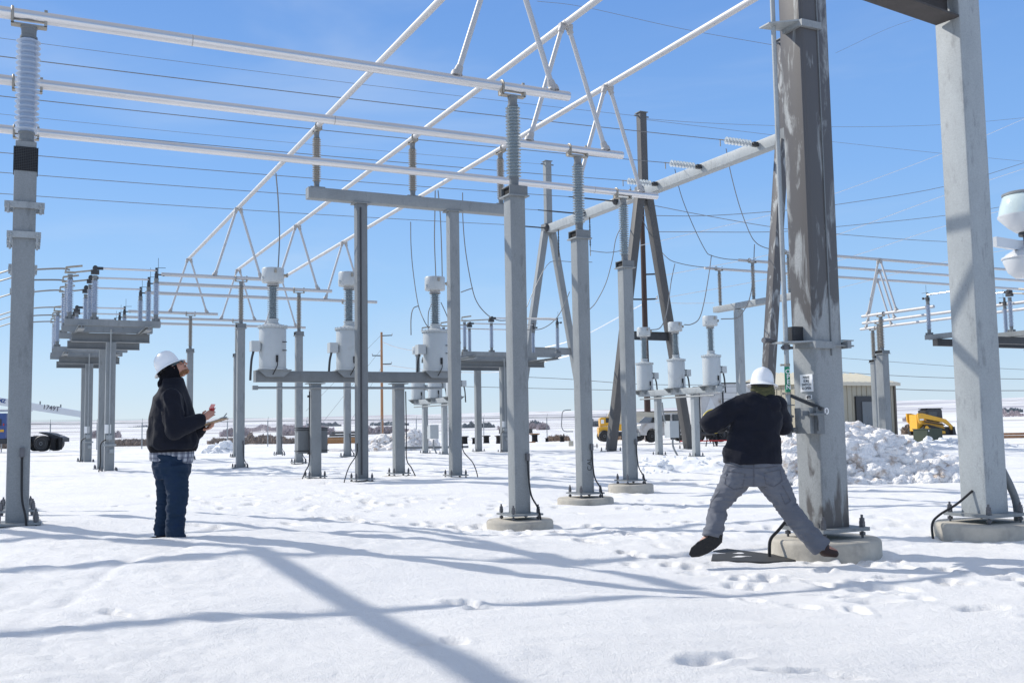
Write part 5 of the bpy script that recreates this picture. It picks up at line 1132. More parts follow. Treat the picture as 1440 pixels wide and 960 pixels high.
def loader():
    p = PY(1294, 612, 80); t = thing('track_loader', 'yellow and black compact track loader with dark cab on the snow at the right', 'loader', (p.x, p.y, p.z - .1), R(12)); W_ = 1.7; y = W_ / 2
    part(MB().prism([(0, .45), (0, 1.75), (.35, 1.75), (.9, 1.25), (2.3, 1.05), (2.5, .55), (.4, .4)], (0, y, 0), (1, 0, 0), Z, (0, 1, 0), 1.0), 'body', M['catyel'], t)
    part(MB().prism([(.95, 1.1), (.8, 2.05), (1.1, 2.2), (2.2, 2.2), (2.3, 2.05), (2.35, 1.1)], (0, y, 0), (1, 0, 0), Z, (0, 1, 0), .98), 'cab', M['darkmetal'], t)
    part(MB().box((1.45, y, 1.72), (.75, 1.0, .5)).box((2.33, y, 1.65), (.03, .7, .7)), 'window', M['winglass'], t); part(MB().box((1.6, y, 2.23), (1.5, 1.05, .06)), 'roof', M['darkmetal'], t)
    for s in (.1, W_ - .1):
        part(MB().prism([(-.05, 1.2), (-.1, 1.85), (.3, 1.85), (2.4, 1.35), (3.0, .8), (3.05, .5), (2.85, .5), (2.7, .78), (2.2, 1.1), (.4, 1.45), (.15, 1.0)], (0, s, 0), (1, 0, 0), Z, (0, 1, 0), .14), 'lift_arm', M['catyel'], t)
        tr = part(MB().prism([(.1, .55), (.5, .95), (.75, .95), (2.45, .5), (2.55, .2), (2.4, .0), (.35, .0), (.12, .2)], (0, s, 0), (1, 0, 0), Z, (0, 1, 0), .38), 'track', M['black'], t)
        part(MB().prism([(.5, .2), (.6, .7), (2.2, .4), (2.2, .2)], (0, s, 0), (1, 0, 0), Z, (0, 1, 0), .40).tube((.55, s - .22, .68), (.55, s + .22, .68), .17, 14), 'track_frame', M['catyel'], tr)
        part(MB().tube((.5, s, 1.2), (2.3, s, .9), .05, 8), 'lift_cylinder', M['darkmetal'], t)
    part(MB().prism([(2.9, .05), (2.95, .75), (3.1, .75), (3.2, .15), (3.75, .0), (3.7, -.05)], (0, y, 0), (1, 0, 0), Z, (0, 1, 0), 1.8), 'bucket', M['darkmetal'], t)
    part(MB().box((.22, .02, 1.35), (.36, .02, .12)), 'decal', M['signw'], t)
loader()
def enclosure():
    p = PY(1304, 622, 50); t = thing('transformer_enclosure', 'dark green pad box half in snow in front of the loader', 'utility box', (p.x, p.y, p.z - .2), R(28))
    part(MB().box((.55, .4, .42), (1.1, .85, .85)), 'box', M['dkgreen'], t); part(MB().box((.55, .4, .86), (1.16, .9, .04)), 'lid', M['dkgreen'], t); part(MB().box((.1, -.04, .78), (.07, .01, .07)), 'label_plate', M['signw'], t)
enclosure()
def shed2():
    p = PY(862, 606, 84); t = thing('cargo_trailer', 'long cream trailer with yellow lower band behind the pickup', 'trailer', (p.x, p.y, p.z - .9), R(2)); Lx = 5.6
    part(MB().box((Lx / 2, .0, 1.95), (Lx, 2.2, .95)), 'body', M['cream'], t); part(MB().box((Lx / 2, -.0, 1.20), (Lx, 2.24, .55)), 'lower_band', M['catyel'], t)
    part(MB().box((Lx / 2 + .8, 0, 2.46), (Lx, 2.3, .08)), 'roof_edge', M['darkmetal'], t)
    rb = MB()
    for x in np.arange(.2, Lx, .3): rb.box((x, -1.11, 1.95), (.05, .04, .9))
    part(rb, 'body_ribs', M['cream'], t)
    mk = MB(); rnd = random.Random(4)
    for k in range(14): mk.box((1.2 + k * .16, -1.145, 2.2 + rnd.uniform(-.08, .08)), (.12, .01, rnd.uniform(.05, .2)))
    part(mk, 'worn_lettering', M['ink'], t)
    for x in (1, 1.8, 5.0): wheel(t, x, -.9, .4, .25)
shed2()
def yellow_machine():
    p = PY(851, 621, 66); t = thing('boom_lift', 'yellow rear end of a boom lift with black wheel left of the A-frame foot', 'boom lift', (p.x, p.y, p.z), 0)
    part(MB().prism([(-.38, .35), (-.42, .9), (-.3, 1.0), (.45, 1.0), (.45, .35)], (0, .6, 0), (1, 0, 0), Z, (0, 1, 0), 1.4), 'chassis', M['catyel'], t)
    part(MB().prism([(-.3, 1.02), (-.32, 1.5), (-.2, 1.6), (.3, 1.6), (.5, 1.35), (.4, 1.02)], (0, .6, 0), (1, 0, 0), Z, (0, 1, 0), 1.2), 'counterweight', M['catyel'], t)
    part(MB().box((-.15, -.005, 1.32), (.2, .02, .25)), 'decal', M['signw'], t); part(MB().box((.2, -.02, 1.4), (.25, .03, .3)), 'engine_opening', M['darkmetal'], t)
    part(MB().bar((.25, .6, 1.3), (.6, .6, 2.05), .3, .35).bar((.5, .6, 1.95), (3.4, .9, 1.7), .3, .32), 'boom', M['cream'], t)
    wheel(t, -.05, -.1, .38, .4); wheel(t, -.05, 1.3, .38, .4); wheel(t, 2.2, 0, .38, .4); part(MB().box((1.2, .6, .5), (1.8, .5, .3)), 'undercarriage', M['darkmetal'], t)
yellow_machine()
def utility_truck():
    p = PY(984, 622, 58); t = thing('utility_truck', 'dirty silver back of a utility truck with dark running gear, left of the stooping worker', 'truck', (p.x, p.y, p.z), R(4))
    part(MB().box((.75, 2.2, 1.95), (1.2, 4.4, 1.8)), 'box_body', M['dirtywhite'], t)
    fr = MB()
    for x in (.05, 1.42): fr.box((x, -.06, 1.6), (.09, .09, 2.6))
    fr.box((.73, -.06, 2.92), (1.5, .1, .08)).box((.73, -.06, 1.02), (1.5, .12, .12)).tube((.3, -.1, 2.9), (.6, -.1, 3.1), .05, 8).box((-.2, .3, 3.0), (.1, .1, .4)).box((.15, .3, 3.18), (.75, .12, .08))
    part(fr, 'rear_frame', M['darkmetal'], t)
    part(MB().prism([(.1, 1.1), (1.35, 1.1), (.72, 2.6)], (0, -.012, 0), (1, 0, 0), Z, (0, 1, 0), .02).prism([(.35, 1.5), (1.1, 1.5), (.72, 2.1)], (0, -.03, 0), (1, 0, 0), Z, (0, 1, 0), .02), 'folded_panel', M['alu'], t)
    rg = MB(); rnd = random.Random(6)
    for k in range(26):
        x = rnd.uniform(0, 1.6); z = rnd.uniform(.15, .95); rg.bar((x, rnd.uniform(-.1, .4), z), (x + rnd.uniform(-.2, .2), rnd.uniform(-.1, .4), z - rnd.uniform(.1, .6)), .05, .05)
    rg.box((.8, .5, .8), (1.7, .6, .15)).tube((-.2, 0, .5), (.9, 0, .5), .12, 10)
    part(rg, 'running_gear', M['darkmetal'], t); wheel(t, .95, .3, .42, .3); wheel(t, 1.3, .3, .42, .3); wheel(t, .1, .8, .42, .3)
    part(MB().box((.5, -.3, .1), (3.4, .1, .07)), 'red_drawbar', M['red'], t)
    q = PY(1016, 621, 66); b = thing('box_trailer', 'white box trailer with dark roof edge just left of the beige shed', 'trailer', (q.x, q.y, q.z), R(3))
    part(MB().box((1.6, 1.5, 2.35), (3.3, 3, 2.9)), 'body', M['white'], b); part(MB().box((1.6, 1.5, 3.83), (3.4, 3.1, .08)), 'roof_edge', M['darkmetal'], b)
    sm = MB()
    for z in np.arange(1.2, 3.7, .4): sm.box((1.6, -.01, z), (3.3, .012, .02))
    part(sm, 'panel_seam', M['galv_dull'], b); wheel(b, .6, .2, .45, .3); wheel(b, 2.6, .2, .45, .3)
    for k, (px, h) in enumerate(((956, 1.9), (962, 1.6), (968, 1.8), (974, 1.5))):
        r_ = PY(px, 622, 64); s = thing('pipe_rack', ['dark pipe rack upright behind the right transformer posts, leftmost', 'second rack upright behind the right transformer posts', 'third rack upright behind the right transformer posts', 'rack upright nearest the utility truck'][k], 'pipe rack', (r_.x, r_.y, r_.z), 0, 'rack uprights behind the transformers')
        mb = MB().box((0, 0, h / 2), (.08, .08, h))
        for z in np.arange(.3, h, .3): mb.box((.1, 0, z), (.4, .06, .06)).box((.12, -.03, z + .06), (.3, .1, .06))
        part(mb, 'rack_upright', M['darkmetal'], s)
utility_truck()
def crane_truck():
    p = PY(61, 634.5, 66); t = thing('tractor_chassis', 'black truck chassis with fifth wheel and dual wheels behind the left post', 'truck', (p.x, p.y, p.z), R(-3))
    part(MB().prism([(-2.6, .55), (-2.4, 1.0), (.8, 1.0), (1.15, .85), (1.15, .6)], (0, .7, 0), (1, 0, 0), Z, (0, 1, 0), .9), 'frame', M['darkmetal'], t)
    part(MB().prism([(-.5, 1.22), (-.42, 1.28), (.3, 1.18), (.75, 1.02), (.2, 1.0), (-.1, 1.1)], (0, .7, 0), (1, 0, 0), Z, (0, 1, 0), .9), 'fifth_wheel', M['darkmetal'], t)
    for x in (0, -1.35):
        wheel(t, x, -.1, .52, .5); wheel(t, x, 1.6, .52, .5)
    part(MB().box((.78, -.1, .45), (.22, .5, .75)).box((1.05, .1, .5), (.1, .4, .8)), 'mud_flap', M['blackhole'], t)
    q = PY(-12, 628, 66.5); c = thing('crane_truck', 'blue crane truck cut by the left edge, its white boom reaching right', 'crane truck', (q.x, q.y, q.z), 0)
    part(MB().box((0, 1.2, 1.35), (1.75, 2.2, 1.7)), 'cab', M['blue'], c); part(MB().box((0, 1.2, .35), (1.75, 2.2, .35)), 'lower_body', M['darkmetal'], c)
    part(MB().box((.5, .09, 1.6), (.14, .03, .45)), 'door_opening', M['darkmetal'], c); part(MB().box((.62, .085, 1.05), (.25, .03, .16)), 'yellow_marker', M['catyel'], c)
    part(MB().box((.72, .085, 1.45), (.08, .03, .14)), 'tail_light', M['red'], c)
    part(MB().tube((-.4, .6, 2.4), (2.35, .6, 2.4), .09, 10), 'pipe_rail', M['white'], c)
    a = PY(-22, 561, 66.2); e = PY(118, 582.5, 66.2); a2 = a - q; e2 = e - q; d = (e2 - a2).normalized()
    bm = part(MB().add([Vector(v) for v in ((*(a2 + Z * .26),), (*(a2 - Z * .26),), (*(e2 - Z * .22),), (*(e2 + Z * .18),), (*(a2 + Z * .26 + Vector((0, .5, 0))),), (*(a2 - Z * .26 + Vector((0, .5, 0))),), (*(e2 - Z * .22 + Vector((0, .4, 0))),), (*(e2 + Z * .18 + Vector((0, .4, 0))),))],
                       [(0, 1, 2, 3), (7, 6, 5, 4), (0, 3, 7, 4), (1, 5, 6, 2), (0, 4, 5, 1), (3, 2, 6, 7)]), 'boom', M['white'], c)
    up_ = d.cross(Vector((0, -1, 0))) * -1
    up_ = Vector((-d.z, 0, d.x))
    tx = PY(72, 573.5, 66.2) - q; place_text('1749T', .43, M['steel_bolt'], bm, tx + Vector((0, -.02, .0)), d, up_, bold=.006)
    tx = PY(3, 563.5, 66.2) - q; place_text('MZ', .34, M['blue'], bm, tx + Vector((0, -.02, .0)), d, up_, bold=.014)
    for px in (55, 84): part(MB().box(PY(px, 566 if px == 55 else 570.5, 66.2) - q + Vector((0, .15, 0)), (.07, .05, .2)), 'boom_lug', M['galv_dull'], c)
crane_truck()
for k, (px, py0, py1, lab) in enumerate(((653.5, 613, 624, 'leftmost black spool in the row'), (667.5, 615, 624, 'second black spool, standing alone'), (684, 612, 623, 'black spool just left of the middle-distance post'), (702, 612, 623.5, 'black spool just right of the middle-distance post'), (704, 603, 609.5, 'farther black spool behind the middle-distance post'),
                                   (745.5, 602.5, 609, 'farther black spool right of the nearest middle post'), (752, 610, 621, 'taller black spool right of the nearest middle post'), (769, 615.5, 621, 'smallest black spool between the middle posts'), (790.5, 613, 621, 'rightmost black spool between the middle posts'))):
    Yd = 1.15 * F / (py1 - proj(PY(px, 600, 1) * 0 + PZ(px, 700, -1.15) * 1)[1] * 0 - 598.5) if py1 > 615 else 92
    p = PY(px, py1, Yd); h = (py1 - py0) / F * Yd; r = h * (.42 if k not in (5,) else .6)
    t = thing('cable_spool', lab + ' of black spools in the middle distance', 'spool', p, 0, 'black spools in the middle distance')
    part(MB().lathe((0, 0, 0), [(r, 0), (r * .92, h * .1), (r * .85, h * .5), (r * .9, h * .86)], 16), 'drum', M['blackhole'], t); part(MB().lathe((0, 0, h * .86), [(r * 1.25, 0), (r * 1.3, h * .08), (r * 1.2, h * .14), (0, h * .14)], 16), 'rim', M['darkmetal'], t)
# boards under two spools
for px, py, wpx, lab in ((750, 609.8, 18, 'thin plank under the farther spool'), (746, 621.5, 14, 'flat board on the snow beside the taller spool')):
    p = PY(px, py, 66); solo(MB().box(p, (wpx / F * 66, .5, .06)), 'plank', M['timber'], lab, 'plank')
def stacks():
    p = PY(450, 626, 58); t = thing('timber_stack', 'stack of brown planks on the snow behind the low transformer beam', 'timber stack', (p.x, p.y, p.z), R(3))
    for k in range(4): part(MB().box((.95, .4, .12 + k * .085), (2.1, .8, .075)), 'plank_layer', M['timber'], t)
    part(MB().box((.3, .4, .04), (.1, .9, .08)).box((1.6, .4, .04), (.1, .9, .08)), 'bearer', M['timber'], t)
    s = thing('steel_beam_stack', 'grey steel beams stacked behind the planks', 'beam stack', (p.x + .1, p.y + 1.6, p.z + .1), R(3))
    for k in range(3): part(MB().box((1.0 + .1 * k, 0, .35 + k * .15), (1.9, .5, .02)).box((1.0 + .1 * k, 0, .25 + k * .15), (1.9, .5, .02)).box((1.0 + .1 * k, 0, .3 + k * .15), (1.9, .04, .1)), 'steel_beam', M['galv'], s)
    q = PY(605, 632.5, 46); b = thing('steel_channel', 'grey steel channel lying on the snow at the foot of the distant transformer posts', 'steel beam', (q.x, q.y + 1.0, q.z), R(2)); part(MB().box((.0, 0, .1), (3.4, .4, .1)), 'channel', M['galv_dull'], b)
    q = PY(1396, 619, 62); b = thing('timber_stack', 'brown timbers lying at the right edge behind the bright column', 'timber stack', (q.x, q.y, q.z), 0); part(MB().box((1., 0, .2), (2.6, .6, .16)).box((1.1, 0, .38), (2.2, .5, .14)), 'timber', M['wood'], b)
    q = PY(803, 627, 47); b = thing('wooden_block', 'small tan block on the snow left of the second middle post', 'block', (q.x, q.y, q.z), 0); part(MB().box((0, 0, .12), (.22, .3, .24)), 'block', M['cream'], b)
    q = PY(805, 605.5, 74); b = thing('wire_gate_frame', 'bent rod frame hanging beside the far A-frame leg', 'rod frame', (q.x, q.y, q.z - .9), 0)
    part(MB().wire([Vector(PY(x, y, 60)) - Vector((q.x, q.y, q.z - .9)) for x, y in ((803, 576), (792, 578), (790, 590), (790, 600), (794, 606), (806, 606.5))], .03, 6), 'rod', M['galv_dull'], b)
stacks()
# perforated mat and cable below the worker
def mat_and():
    a = PY(1001, 776, 9.5); P = [PZ(1003, 772, -1.28), PZ(1022, 769, -1.28), PZ(1088, 777, -1.28), PZ(1119, 783.5, -1.28), PZ(1080, 786, -1.28), PZ(1000, 784, -1.28)]
    z = -1.322; v = [Vector((q.x, q.y, z + .02 + .01 * (i < 3))) for i, q in enumerate(P)] + [Vector((q.x, q.y, z - .0)) for q in P]; n = len(P)
    solo(MB().add(v, [tuple(reversed(range(n))), tuple(range(n, 2 * n))] + [(i, (i + 1) % n, n + (i + 1) % n, n + i) for i in range(n)]), 'grounding_mat', M['mat'], 'dark perforated metal mat half under snow between the worker\'s feet', 'mat')
mat_and()
# ------------------------------------------------------------------ people
def sculpt(mb, vox, name, mat_, smooth=4, wr=0.0, ws=9.0, stretch=(1, 1, 1), seed=0, off=None, clip=None):
    me = mb.mesh(name + '_raw', None, off); o = bpy.data.objects.new('tmp', me); COL.objects.link(o)
    m = o.modifiers.new('r', 'REMESH'); m.mode = 'VOXEL'; m.voxel_size = vox; m.adaptivity = 0
    if smooth: s = o.modifiers.new('s', 'SMOOTH'); s.iterations = smooth; s.factor = .5
    r = bpy.data.meshes.new_from_object(o.evaluated_get(bpy.context.evaluated_depsgraph_get())); bpy.data.objects.remove(o); r.name = name
    if wr:
        n = len(r.vertices); nn = [v.normal.copy() for v in r.vertices]
        for v, nv in zip(r.vertices, nn):
            q = Vector((v.co.x * stretch[0], v.co.y * stretch[1], v.co.z * stretch[2])) * ws + Vector((seed, seed * 2, 0))
            k = noise.noise(q + Vector((noise.noise(q * .7), noise.noise(q * .7 + Vector((5, 5, 5))), 0)) * 1.2)
            f = (1 - abs(k) * 2.4) * wr + noise.noise(q * 2.3) * wr * .45
            v.co += nv * f
    r.materials.clear(); r.materials.append(mat_)
    r.polygons.foreach_set('use_smooth', [True] * len(r.polygons)); r.update(); return r
def hand(mb, w, d, nrm, curl=1.0, s=1.0, thumb=1, spread=1.0):
    """w wrist, d direction to the fingers, nrm back-of-hand normal"""
    w = Vector(w); d = Vector(d).normalized(); nrm = Vector(nrm); nrm = (nrm - d * nrm.dot(d)).normalized(); side = d.cross(nrm)
    mb.loft([w - d * .03, w + d * .02, w + d * .055, w + d * .088], [(.024 * s, .019 * s), (.031 * s, .017 * s), (.041 * s, .015 * s), (.040 * s, .012 * s)], side, 12)
    for k in range(4):
        L = (.070, .080, .075, .058)[k] * s; b = w + d * (.088 - abs(k - 1.3) * .004) + side * ((k - 1.5) * .021 * s * spread); p = b; dd = d.copy(); r = .0092 * s
        for j, f in enumerate((.45, .32, .23)):
            a = curl * (.55, .85, .5)[j]; dd = (dd * math.cos(a) - nrm * math.sin(a)).normalized() if True else dd
            nn = side.cross(dd); q = p + dd * (L * f); mb.cap(p, q, r, r * .93, 8); p = q; r *= .93; nrm2 = nn
            # keep bending in the same plane
            up = side.cross(dd).normalized(); nrm_l = up if up.dot(nrm) > 0 else -up; nrm = nrm_l
        nrm = Vector(nrm); nrm = (d.cross(side)); nrm = nrm if nrm.dot(nrm_l) > -2 else nrm; nrm = -nrm if False else nrm
        nrm = side.cross(d) * -1 if (side.cross(d) * -1).dot(Vector((0, 0, 0)) + d.cross(side)) > 0 else side.cross(d)
        nrm = NR(side, d)
    t0 = w + d * .03 + side * (thumb * .026 * s); t1 = t0 + (d * .5 + side * (thumb * .75) - NR(side, d) * .35).normalized() * .038 * s; t2 = t1 + (d * .8 + side * (thumb * .1) - NR(side, d) * .6).normalized() * .034 * s
    mb.cap(t0, t1, .013 * s, .011 * s, 8); mb.cap(t1, t2, .011 * s, .009 * s, 8)
def NR(side, d):
    return side.cross(d)      # side = d x n  ->  side x d = n
def head_shape(mb, c, fwd, up, s=1.0, fs=0.0):
    """skull, jaw, nose, lips, ears, neck start; fwd/up unit vectors"""
    f = Vector(fwd).normalized(); u = (Vector(up) - f * Vector(up).dot(f)).normalized(); r = f.cross(u); c = Vector(c); ax = (f, r, u)
    mb.ell(c, (.098 * s, .076 * s, .108 * s), ax, 24, 16)
    if fs: mb.ell(c + f * (fs + .004) - u * .022, (.088, .070, .088), ax, 22, 14); c = c + f * fs
    mb.ell(c + f * .030 - u * .070, (.060 * s, .055 * s, .055 * s), ax, 18, 12)       # jaw
    mb.ell(c + f * .075 - u * .100, (.026 * s, .028 * s, .022 * s), ax, 14, 10)        # chin
    mb.loft([c + f * .092 + u * .012, c + f * .104 - u * .012, c + f * .114 - u * .032, c + f * .095 - u * .042], [(.009, .009), (.011, .010), (.015, .011), (.010, .008)], r, 10)   # nose
    mb.ell(c + f * .092 - u * .062, (.013, .024, .006), ax, 12, 8); mb.ell(c + f * .090 - u * .074, (.012, .021, .007), ax, 12, 8)   # lips
    mb.ell(c + f * .078 + u * .022, (.02, .055, .012), ax, 14, 8)                     # brow
    for k in (-1, 1):
        mb.ell(c + r * (k * .079) - f * .008 - u * .012, (.018, .009, .031), ax, 12, 10); mb.ell(c + f * .055 + r * (k * .040) - u * .03, (.025, .022, .02), ax, 12, 8)
        mb.ell(c + f * .083 + r * (k * .032) + u * .000, (.012, .014, .009), ax, 12, 8)
    return f, r, u
def hard_hat(parent, c, f, u, label, L=.175, Wd=.15, rim=.045, inv=Vector()):
    """full-brim helmet, c centre of brim plane"""
    f = f.normalized(); u = (u - f * u.dot(f)).normalized(); r = f.cross(u); vs = []; fs = []; n = 40; rows = []
    a, b = L - rim, Wd - rim
    prof = [(1 + rim / a, -.010), (1 + rim / a * .97, -.004), (1.04, .010), (1.0, .022), (.985, .055), (.92, .095), (.76, .132), (.52, .155), (.25, .166), (.02, .169)]
    for k, (q, h) in enumerate(prof):
        for i in range(n):
            t = 2 * math.pi * i / n; ex = 1.0
            if k < 2: ex = 1 + .10 * max(0, math.cos(t)) ** 2
            ridge = .006 * math.exp(-(math.sin(t) * q / .16) ** 2) * (k > 3)
            dip = -.012 * (math.cos(t) ** 2) * (k < 2)
            vs.append(c + f * (a * q * ex * math.cos(t)) + r * (b * q * ex * math.sin(t)) + u * (h + ridge + dip))
    m = len(prof); fs = [(j * n + i, j * n + (i + 1) % n, (j + 1) * n + (i + 1) % n, (j + 1) * n + i) for j in range(m - 1) for i in range(n)]
    o = len(vs)
    for k, (q, h) in enumerate(((.97, .0), (.9, .05), (.6, .12), (.02, .15))):
        for i in range(n):
            t = 2 * math.pi * i / n; vs.append(c + f * (a * q * math.cos(t)) + r * (b * q * math.sin(t)) + u * h)
    fs += [(o + j * n + i, o + (j + 1) * n + i, o + (j + 1) * n + (i + 1) % n, o + j * n + (i + 1) % n) for j in range(3) for i in range(n)]
    fs += [(i, o + i, o + (i + 1) % n, (i + 1) % n) for i in range(n)]
    h = part(MB().add(vs, fs, True), 'hard_hat', M['hatw'], parent)
    sb = MB(); P = [c + f * (a * .86 * math.cos(t)) + r * (b * .86 * math.sin(t)) - u * .012 for t in np.linspace(0, 2 * math.pi, 33)]; sb.wire(P, .009, 6, 0)
    sb.box(c - f * (a * .93) - u * .02, (.02, .10, .035), (f, r, u)); part(sb, 'suspension', M['black'], h); return h
def man_standing():
    Y0 = 9.9; root = PY(242, 758, Y0); Pq = lambda x, y, dy=0.0: PY(x, y, Y0 + dy) - root
    body = MB(); th = R(33); f = Vector((math.cos(th), .10, math.sin(th))).normalized(); up = Vector((-math.sin(th), 0, math.cos(th)))
    hc = Pq(243, 518)
    f, r, u = head_shape(body, hc, f, up, 1.0, .024)
    body.loft([hc - Z * .03 - Vector((.02, 0, 0)), Pq(240, 538), Pq(241, 556)], [(.055, .055), (.06, .06), (.09, .12)], (1, 0, 0))
    body.loft([Pq(242, 550), Pq(243, 575), Pq(243, 610), Pq(243, 640), Pq(243, 655)], [(.08, .17), (.13, .19), (.12, .16), (.12, .17), (.11, .16)], (1, 0, 0))
    for s, hp, kn, an, tz in ((-1, (243, 650), (248, 702), (245, 750), (256, 757)), (1, (238, 650), (233, 702), (226, 748), (234, 751))):
        dy = s * .095; body.cap(Pq(*hp, dy), Pq(*kn, dy), .085, .055); body.cap(Pq(*kn, dy), Pq(*an, dy), .055, .04); body.cap(Pq(*an, dy) - Z * .02, Pq(*tz, dy) - Z * .01, .04, .035)
    sh = [Pq(241, 562, -.20), Pq(243, 562, .19)]; el = [Pq(248, 603, -.24), Pq(262, 612, .20)]; wr = [Pq(284, 590, -.13), Pq(284, 604, .02)]
    for k in (0, 1): body.cap(sh[k], el[k], .05, .042); body.cap(el[k], wr[k], .042, .026)
    hb = MB(); hand(hb, wr[0], Vector((.76, .12, .60)), Vector((.1, -1, .15)), .62, .95, thumb=-1)
    hand(hb, wr[1], Vector((.9, -.1, .16)), Vector((.12, .1, -1)), .75, .95, thumb=1)
    body.add(hb.v, []); body = body
    # merge hands into the one body mesh
    body.v = body.v[:len(body.v) - len(hb.v)]; body.add(hb.v, hb.f, True)
    me = sculpt(body, .0045, 'person', M['skin'], 3)
    o = O('person', me, None, root); tag(o, 'standing man at left in white hard hat and navy jacket, looking up, holding a clipboard', 'person')
    # clothing
    jk = MB()
    jk.loft([Pq(242, 533), Pq(242.5, 541), Pq(243, 549), Pq(242.5, 560), Pq(242, 575), Pq(242.5, 592), Pq(243, 610), Pq(243.5, 624), Pq(243.5, 631)],
            [(.098, .10), (.108, .13), (.125, .20), (.16, .235), (.19, .24), (.215, .245), (.232, .25), (.240, .25), (.225, .235)], (1, 0, 0), 28)
    jk.cap(sh[0] + Z * .01, el[0] + Vector((-.01, 0, -.01)), .098, .088); jk.cap(el[0], wr[0] - (wr[0] - el[0]).normalized() * .015, .088, .060); jk.cap(sh[1], el[1], .095, .085); jk.cap(el[1], wr[1] - (wr[1] - el[1]).normalized() * .03, .085, .058)
    part_m = sculpt(jk, .008, 'jacket', M['navy'], 4, .013, 5.5, (1, 1, .8), 3); j = O('jacket', part_m, o)
    part(MB().tube(wr[0] - (wr[0] - el[0]).normalized() * .05, wr[0] + (wr[0] - el[0]).normalized() * .018, .058, 16, .050).tube(wr[1] - (wr[1] - el[1]).normalized() * .06, wr[1] + (wr[1] - el[1]).normalized() * .0, .056, 16, .048), 'cuffs', M['navy_rib'], j)
    part(MB().loft([Pq(243.5, 626), Pq(243.5, 630), Pq(243.5, 635)], [(.238, .248), (.232, .24), (.215, .225)], (1, 0, 0), 28), 'waistband', M['navy_rib'], j)
    # shirt tail
    st = MB().loft([Pq(243, 630), Pq(242, 637), Pq(241, 644), Pq(240.5, 649)], [(.205, .20), (.212, .20), (.21, .195), (.203, .19)], (1, 0, 0), 36, False); O('shirt', st.mesh('shirt', M['plaid']), o)
    jn = MB(); jn.loft([Pq(242, 633), Pq(242, 640), Pq(242, 650), Pq(242, 662), Pq(242, 672)], [(.165, .185), (.178, .20), (.182, .205), (.172, .19), (.15, .17)], (1, 0, 0), 26)
    jn.loft([Pq(246, 655, -.09), Pq(248, 675, -.10), Pq(250, 700, -.10), Pq(248, 712, -.10), Pq(247, 730, -.10), Pq(246, 745, -.10), Pq(247, 756.5, -.10)], [(.122, .11), (.110, .10), (.096, .088), (.092, .084), (.088, .082), (.084, .08), (.092, .082)], (1, 0, 0), 22)
    jn.loft([Pq(238, 655, .09), Pq(235, 675, .10), Pq(234, 700, .10), Pq(232, 712, .10), Pq(230, 730, .10), Pq(227, 742, .10), Pq(227, 751.5, .10)], [(.122, .11), (.106, .10), (.085, .082), (.080, .078), (.076, .076), (.068, .074), (.070, .074)], (1, 0, 0), 22)
    jm = O('jeans', sculpt(jn, .0075, 'jeans', M['jeans'], 3, .0095, 6, (1, 1, 2.6), 5), o)
    part(MB().box(Pq(219, 654, -.145), (.035, .01, .025), (Vector((.8, -.5, 0)).normalized(), Vector((.5, .8, 0)).normalized(), Z)), 'pocket_label', M['boot'], jm)
    for s, a, b in ((-1, (246, 755), (262, 758.5)), (1, (227, 750), (236, 752))):
        bt = MB(); bt.cap(Pq(*a, s * .10) - Z * .03, Pq(*b, s * .10) - Z * .02, .05, .045, 14); bt.box(Pq((a[0] + b[0]) / 2, b[1] + 4, s * .10), (.27, .10, .025)); O('boot', sculpt(bt, .007, 'boot', M['boot'], 2), o)
    # hood / balaclava
    hd = MB(); hd.ell(hc - f * .022 - u * .003, (.104, .096, .122), (f, r, u), 26, 18); hd.loft([hc - f * .03 - u * .02, Pq(239, 530), Pq(241, 541), Pq(243, 552)], [(.085, .085), (.098, .092), (.112, .108), (.120, .15)], (1, 0, 0), 24); hd.ell(Pq(231, 540), (.055, .11, .06), None, 16, 10)
    O('hood', sculpt(hd, .007, 'hood', M['navy_rib'], 3, .005, 16, seed=2), o)
    bd = MB(); hb_ = hc + f * .024; bd.ell(hb_ + f * .034 - u * .088, (.056, .054, .032), (f, r, u), 18, 12); bd.ell(hb_ + f * .070 - u * .098, (.030, .032, .024), (f, r, u), 14, 10); bd.ell(hb_ + f * .088 - u * .052, (.012, .030, .006), (f, r, u), 12, 8)
    O('beard', sculpt(bd, .005, 'beard', M['beard'], 2, .003, 60), o)
    sg = MB()
    for k in (-1, 1):
        cc = hc + f * .118 + r * (k * .034) + u * .004; sg.ell(cc, (.012, .032, .022), (f, r, u), 14, 8); sg.bar(hc + f * .108 + r * (k * .062) + u * .012, hc - f * .01 + r * (k * .088) + u * .006, .008, .016)
    sg.bar(hc + f * .122 - r * .05 + u * .014, hc + f * .122 + r * .05 + u * .014, .012, .012); part(sg, 'sunglasses', M['winglass'], o)
    hx = (Pq(259.5, 503.5) - Pq(216, 530.5)).normalized(); hard_hat(o, (Pq(258, 503.5) + Pq(217, 530)) / 2, hx, Vector((-hx.z, 0, hx.x)), '', .165, .15)
    # things in his hands
    c0 = PY(279, 600.5, Y0 - .02); c1 = PY(316, 588.5, Y0 - .02); d = (c1 - c0).normalized(); nn = Vector((-d.z, 0, d.x)); cc = (c0 + c1) / 2
    cb = thing('clipboard', 'brown clipboard held flat in the standing man\'s lower hand', 'clipboard', cc, 0)
    part(MB().box((0, 0, 0), ((c1 - c0).length + .02, .23, .006), (d, Vector((0, 1, 0)), nn)), 'board', M['board'], cb); part(MB().box(nn * .006, ((c1 - c0).length - .03, .21, .004), (d, Vector((0, 1, 0)), nn)), 'paper_sheets', M['signw'], cb)
    part(MB().box(d * .125 + nn * .012, (.05, .10, .012), (d, Vector((0, 1, 0)), nn)).tube(d * .12 + nn * .01, d * .17 + nn * .045, .006, 6), 'clip', M['galv_light'], cb)
